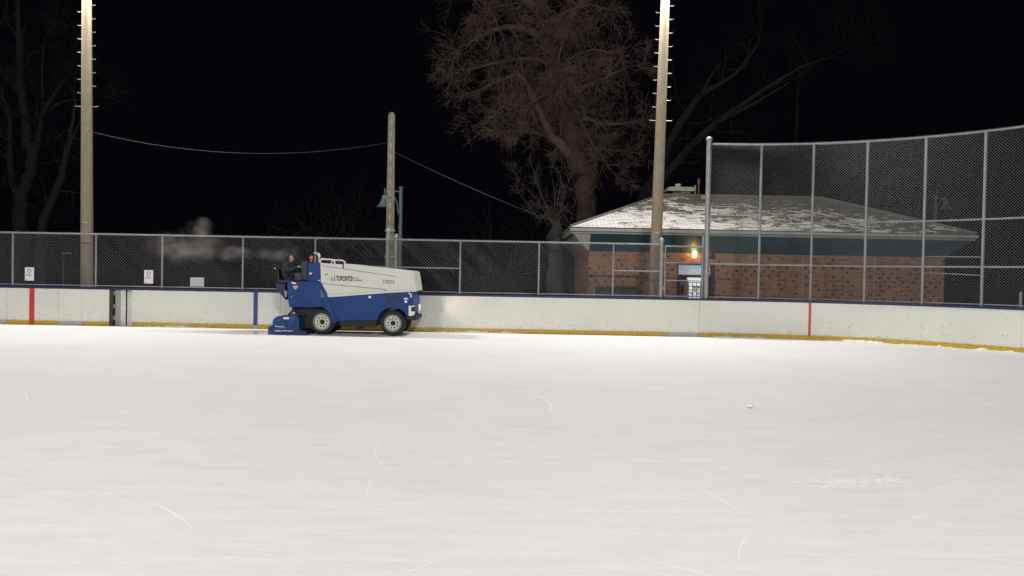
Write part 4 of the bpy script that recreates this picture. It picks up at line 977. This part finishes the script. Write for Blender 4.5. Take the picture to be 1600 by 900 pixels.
for pix, dY in (([(898, 245, .26), (864, 215, .20), (846, 180, .16), (828, 142, .12), (812, 119, .085), (785, 124, .055), (758, 136, .03)], -2),
                ([(852, 62, .2), (812, 42, .14), (770, 48, .09), (742, 62, .05), (715, 78, .02)], -2.5), ([(846, 20, .2), (802, -20, .14), (757, -40, .09), (722, -30, .05)], -1),
                ([(880, 170, .16), (906, 140, .11), (940, 124, .065), (972, 108, .025)], -2), ([(884, 190, .13), (916, 186, .08), (950, 194, .05), (992, 190, .02)], -2.5),
                ([(886, 150, .09), (908, 190, .055), (926, 225, .03), (950, 258, .012)], -2.8), ([(858, 70, .2), (900, 15, .14), (948, -50, .08), (980, -90, .04)], 1),
                ([(813, 120, .07), (800, 150, .05), (768, 184, .02)], -1), ([(864, 215, .10), (830, 206, .06), (792, 204, .02)], -2), ([(862, 100, .12), (830, 92, .08), (785, 96, .05), (738, 108, .02)], -3),
                ([(870, 130, .10), (876, 120, .08), (872, 98, .05), (880, 60, .03)], -3), ([(900, 235, .08), (935, 232, .05), (965, 236, .02)], -1.5),
                ([(866, 110, .10), (890, 92, .07), (925, 78, .04), (955, 82, .02)], -3), ([(874, 140, .10), (850, 150, .06), (822, 165, .03), (800, 180, .015)], -3.5), ([(880, 165, .08), (868, 158, .06), (880, 130, .04), (900, 118, .02)], -3.5),
                ([(855, 50, .10), (838, 22, .07), (815, 5, .04), (780, 10, .02)], -3.5), ([(853, 45, .10), (880, 20, .07), (920, 8, .04), (948, 15, .02)], -3.5)):
    T.limb(pix, TY, dY, 4, 3, 1.35, .03, .16)
T.done('huge gnarled bare tree with tangled twigs rising behind the brick building', TY, bark1, twig1)
barkg = bark('bark_grey', (.040, .040, .038)); barkd = bark('bark_dim', (.030, .026, .024))
T = Tree(5)
T.limb([(985, 420, .45), (1000, 325, .36), (1030, 260, .3), (1065, 190, .24), (1095, 150, .18), (1140, 122, .12), (1170, 90, .07), (1186, 66, .03)], 46, 0, 1, 2, 3.0, base=True)
T.limb([(1004, 320, .3), (1060, 250, .26), (1120, 192, .2), (1180, 150, .14), (1250, 106, .08), (1292, 92, .03)], 46, -1, 1, 3, 3, .05)
T.limb([(1120, 192, .12), (1190, 155, .08), (1235, 128, .03)], 45, 0, 1, 2, 2, .05); T.limb([(1095, 150, .1), (1110, 120, .06), (1125, 100, .03)], 45.5, 0, 1, 2, 2, .05)
T.done('dim bare tree leaning away from the snowy roof', 46, barkg)
T = Tree(21)
T.limb([(31, 430, .42), (32, 350, .36), (31, 310, .32), (44, 280, .28), (50, 245, .28), (42, 200, .24), (34, 150, .2), (31, 90, .16), (28, 20, .12), (24, -50, .07)], 40, 0, 1, 3, 2.6, base=True)
for pix in ([(30, 308, .2), (20, 285, .16), (16, 235, .13), (14, 180, .10), (4, 150, .06)], [(52, 245, .2), (60, 210, .15), (68, 178, .1), (90, 140, .07), (112, 110, .03)], [(68, 180, .1), (95, 160, .06), (125, 155, .03)], [(67, 178, .08), (66, 120, .05), (68, 70, .03)], [(34, 150, .1), (10, 120, .06), (-20, 90, .03)]): T.limb(pix, 40, -1, 1, 3, 2.0, .05)
T.done('forked bare tree behind the low fence, left of the floodlight pole', 40, barkd)
T = Tree(31)
T.limb([(62, 420, .26), (68, 345, .22), (88, 300, .19), (102, 250, .15), (112, 200, .10), (118, 160, .05)], 38, 0, 1, 3, 1.8, base=True)
T.limb([(102, 250, .1), (112, 220, .07), (128, 185, .03)], 38, 0, 1, 2, 1.6); T.done('slender leaning bare tree just behind the floodlight pole', 38, barkd)
T = Tree(33); T.limb([(1242, 420, .16), (1243, 330, .14), (1244, 230, .12), (1246, 150, .08), (1248, 110, .03)], 52, 0, 1, 2, 1.2, base=True); T.done('thin straight bare tree beyond the roof ridge', 52, barkd)
# pollarded stump with shoots, and leafless shrubs
T = Tree(41); T.limb([(868, 430, .30), (868, 395, .27), (867, 370, .25), (869, 356, .20), (870, 346, .09)], 29.5, 0, 0, 0, base=True)
for a, b, c in ((838, 300, 812), (850, 300, 838), (880, 300, 888), (866, 290, 862), (878, 310, 884), (842, 330, 820), (856, 320, 846), (890, 335, 898), (872, 300, 876)):
    T.limb([(868 + (a - 868) * .15, 352, .018), ((868 + a) / 2, 335, .014), (a, b + 12, .009), (c, b - 16, .005)], 29.5, random.uniform(-.8, .5), 1, 2, .8, .1)
T.done('squat grey pollard stump with thin shoots beside the building eave', 29.5, bark('stump_grey', (.035, .032, .03)), bark('shoot_brown', (.07, .055, .045)), 'pollard_tree')
def shrub(label, px, Y, n, h, sp, seed):
    T = Tree(seed); base = at(px, 430, Y); base.z = -.06
    for k in range(n):
        d = Vector((T.r.gauss(0, sp), T.r.gauss(0, sp), 1)); T.grow(base + Vector((T.r.gauss(0, .3), T.r.gauss(0, .3), 0)), d, h * T.r.uniform(.6, 1), .028, 2, .03, 5)
    t = thing('shrub', label, 'shrub', (0, 0, 0)); T.b.build('stems', bark('shrub_bark', (.05, .032, .030)), t)
shrub('upright leafless shrub behind the fence and the driver', 522, 34, 13, 4.4, .22, 3)
shrub('faint leafless shrub between the teal lamp and the stump', 760, 36, 10, 3.8, .4, 4)
shrub('leafless shrub standing right of the teal lamp pole', 700, 38, 7, 3.0, .35, 6)

# ------------------------------------------------------------------ skate marks and loose snow on the ice
rr = random.Random(99)
frost = mat('skate_cut_frost', (.95, .95, .96), .7)
sk = MB()
def mark(pts, wd):
    k = len(pts); vs = []
    for i, p in enumerate(pts):
        t = (pts[min(i + 1, k - 1)] - pts[max(i - 1, 0)]); nrm = Vector((-t.y, t.x, 0)).normalized(); ww = wd * (1 - abs(2 * i / (k - 1) - 1) ** 2 * .8)
        vs += [p + nrm * ww / 2, p - nrm * ww / 2]
    sk.add(vs, [(2 * i, 2 * i + 1, 2 * i + 3, 2 * i + 2) for i in range(k - 1)])
def pxmark(pl, wd):
    P = [gnd(*p, .0008) for p in pl]; out = []
    for i in range(len(P) - 1):
        for k in range(4):
            t = k / 4; a = P[max(i - 1, 0)]; b = P[i]; c = P[i + 1]; d = P[min(i + 2, len(P) - 1)]
            out.append(.5 * ((2 * b) + (c - a) * t + (2 * a - 5 * b + 4 * c - d) * t * t + (3 * b - a - 3 * c + d) * t ** 3))
    out.append(P[-1]); mark(out, wd)
pxmark([(640, 664), (612, 674), (595, 686), (587, 700), (589, 715), (600, 730), (615, 742), (635, 750)], .008)
pxmark([(587, 742), (575, 762), (571, 785)], .006); pxmark([(830, 612), (850, 624), (862, 634), (856, 644)], .022)
pxmark([(1088, 742), (1115, 746), (1160, 753)], .014); pxmark([(462, 686), (475, 695), (510, 688)], .007)
for a in ((1280, 742, 1350, 728), (1040, 760, 950, 756), (900, 760, 975, 750), (905, 840, 985, 830), (190, 737, 250, 741), (115, 819, 175, 812), (130, 788, 145, 787), (40, 780, 110, 776), (920, 815, 965, 815), (1000, 716, 1075, 710), (1270, 732, 1340, 712), (1380, 655, 1430, 650), (1330, 712, 1366, 724)):
    pxmark([(a[0], a[1]), ((a[0] + a[2]) / 2, (a[1] + a[3]) / 2 + rr.uniform(-1.5, 1.5)), (a[2], a[3])], .008)
for k in range(420):
    y = rr.uniform(3.5, 21) ; x = rr.uniform(-.72, .72) * y; L_ = rr.uniform(.1, .9); a = rr.gauss(0, .5); cv = rr.gauss(0, .6)
    pts = []; p = Vector((x, y, 0.0006 + rr.random() * .0004))
    for i in range(7): pts.append(p.copy()); p = p + Vector((cos(a), sin(a), 0)) * L_ / 6; a += cv * L_ / 6
    if all(p_.x < AX0 + AR - .6 and (p_.x < AX0 or hypot(p_.x - AX0, p_.y - (BY - AR)) < AR - .3 or p_.y < BY - AR) for p_ in pts): mark(pts, rr.choice((.004, .005, .008)) * (1 + y / 12))
tag(sk.build('skate_marks', frost), 'fine white skate cuts scattered over the ice', 'skate marks', kind='stuff')
def lump(name, label, c, r, seed, flat=.6):
    b_ = bmesh.new(); bmesh.ops.create_icosphere(b_, subdivisions=3, radius=1); rg = random.Random(seed)
    offs = [(Vector((rg.gauss(0, 1), rg.gauss(0, 1), rg.gauss(0, 1))).normalized(), rg.uniform(-.3, .3)) for _ in range(14)]
    for v in b_.verts:
        n_ = v.co.normalized(); k = 1 + sum(a * max(0, n_.dot(o)) ** 3 for o, a in offs); v.co = Vector((n_.x * r[0] * k, n_.y * r[1] * k, max(-.3, n_.z * k) * r[2])) + Vector(c)
    me = bpy.data.meshes.new(name); b_.to_mesh(me); me.materials.append(snow); me.polygons.foreach_set('use_smooth', [True] * len(me.polygons)); tag(link(name, me), label, 'snow')
c = gnd(1170.5, 637); lump('snow_lump', 'small lump of snow alone on open ice', (c.x, c.y, .02), (.040, .04, .026), 8)
# scraped patch of loose snow
c = gnd(1345, 751); pm_ = MB()
for k in range(320):
    a = rr.gauss(0, .34); b = rr.gauss(0, .10); p = Vector((c.x + a, c.y + b + a * .25, .0008 + rr.random() * .0004)); L_ = rr.uniform(.02, .11); an = rr.gauss(.25, .3)
    sk_v = [p + Vector((cos(an), sin(an), 0)) * L_, p + Vector((-sin(an), cos(an), 0)) * L_ * .10, p - Vector((cos(an), sin(an), 0)) * L_ * .8, p - Vector((-sin(an), cos(an), 0)) * L_ * .10]
    pm_.add(sk_v, [(0, 1, 2, 3)])
tag(pm_.build('scraped_snow', mat('scraped_frost', (.93, .93, .94), .9)), 'pale scraped patch of loose frost on the ice near the curved boards', 'snow patch', kind='stuff')
rd_ = MB()
def ridge(pxa, pxb, wmax, seed):
    rg = random.Random(seed); sa, sb = s_of(pxa, .0), s_of(pxb, .0); n = 60; vs = []; w_ = .5
    for i in range(n + 1):
        w_ = min(1, max(.15, w_ + rg.gauss(0, .22))); e = min(1, 5 * min(i, n - i) / n); ww = wmax * w_ * e + .004; s = sa + (sb - sa) * i / n
        vs += [path(s, -.016, .055 * w_ * e + .004), path(s, -.016 - ww * .45, .045 * w_ * e + .003), path(s, -.016 - ww, .001)]
    rd_.add(vs, [(3 * i + j, 3 * i + j + 1, 3 * i + j + 4, 3 * i + j + 3) for i in range(n) for j in (0, 1)])
ridge(1290, 1392, .10, 1); ridge(1405, 1492, .34, 2); ridge(1520, 1610, .12, 3); ridge(1110, 1200, .07, 4); ridge(660, 820, .05, 5); ridge(210, 330, .05, 6)
tag(rd_.build('snow_ridge', snow, smooth=True), 'low ragged ridge of pushed snow along the foot of the boards', 'snow', kind='stuff')
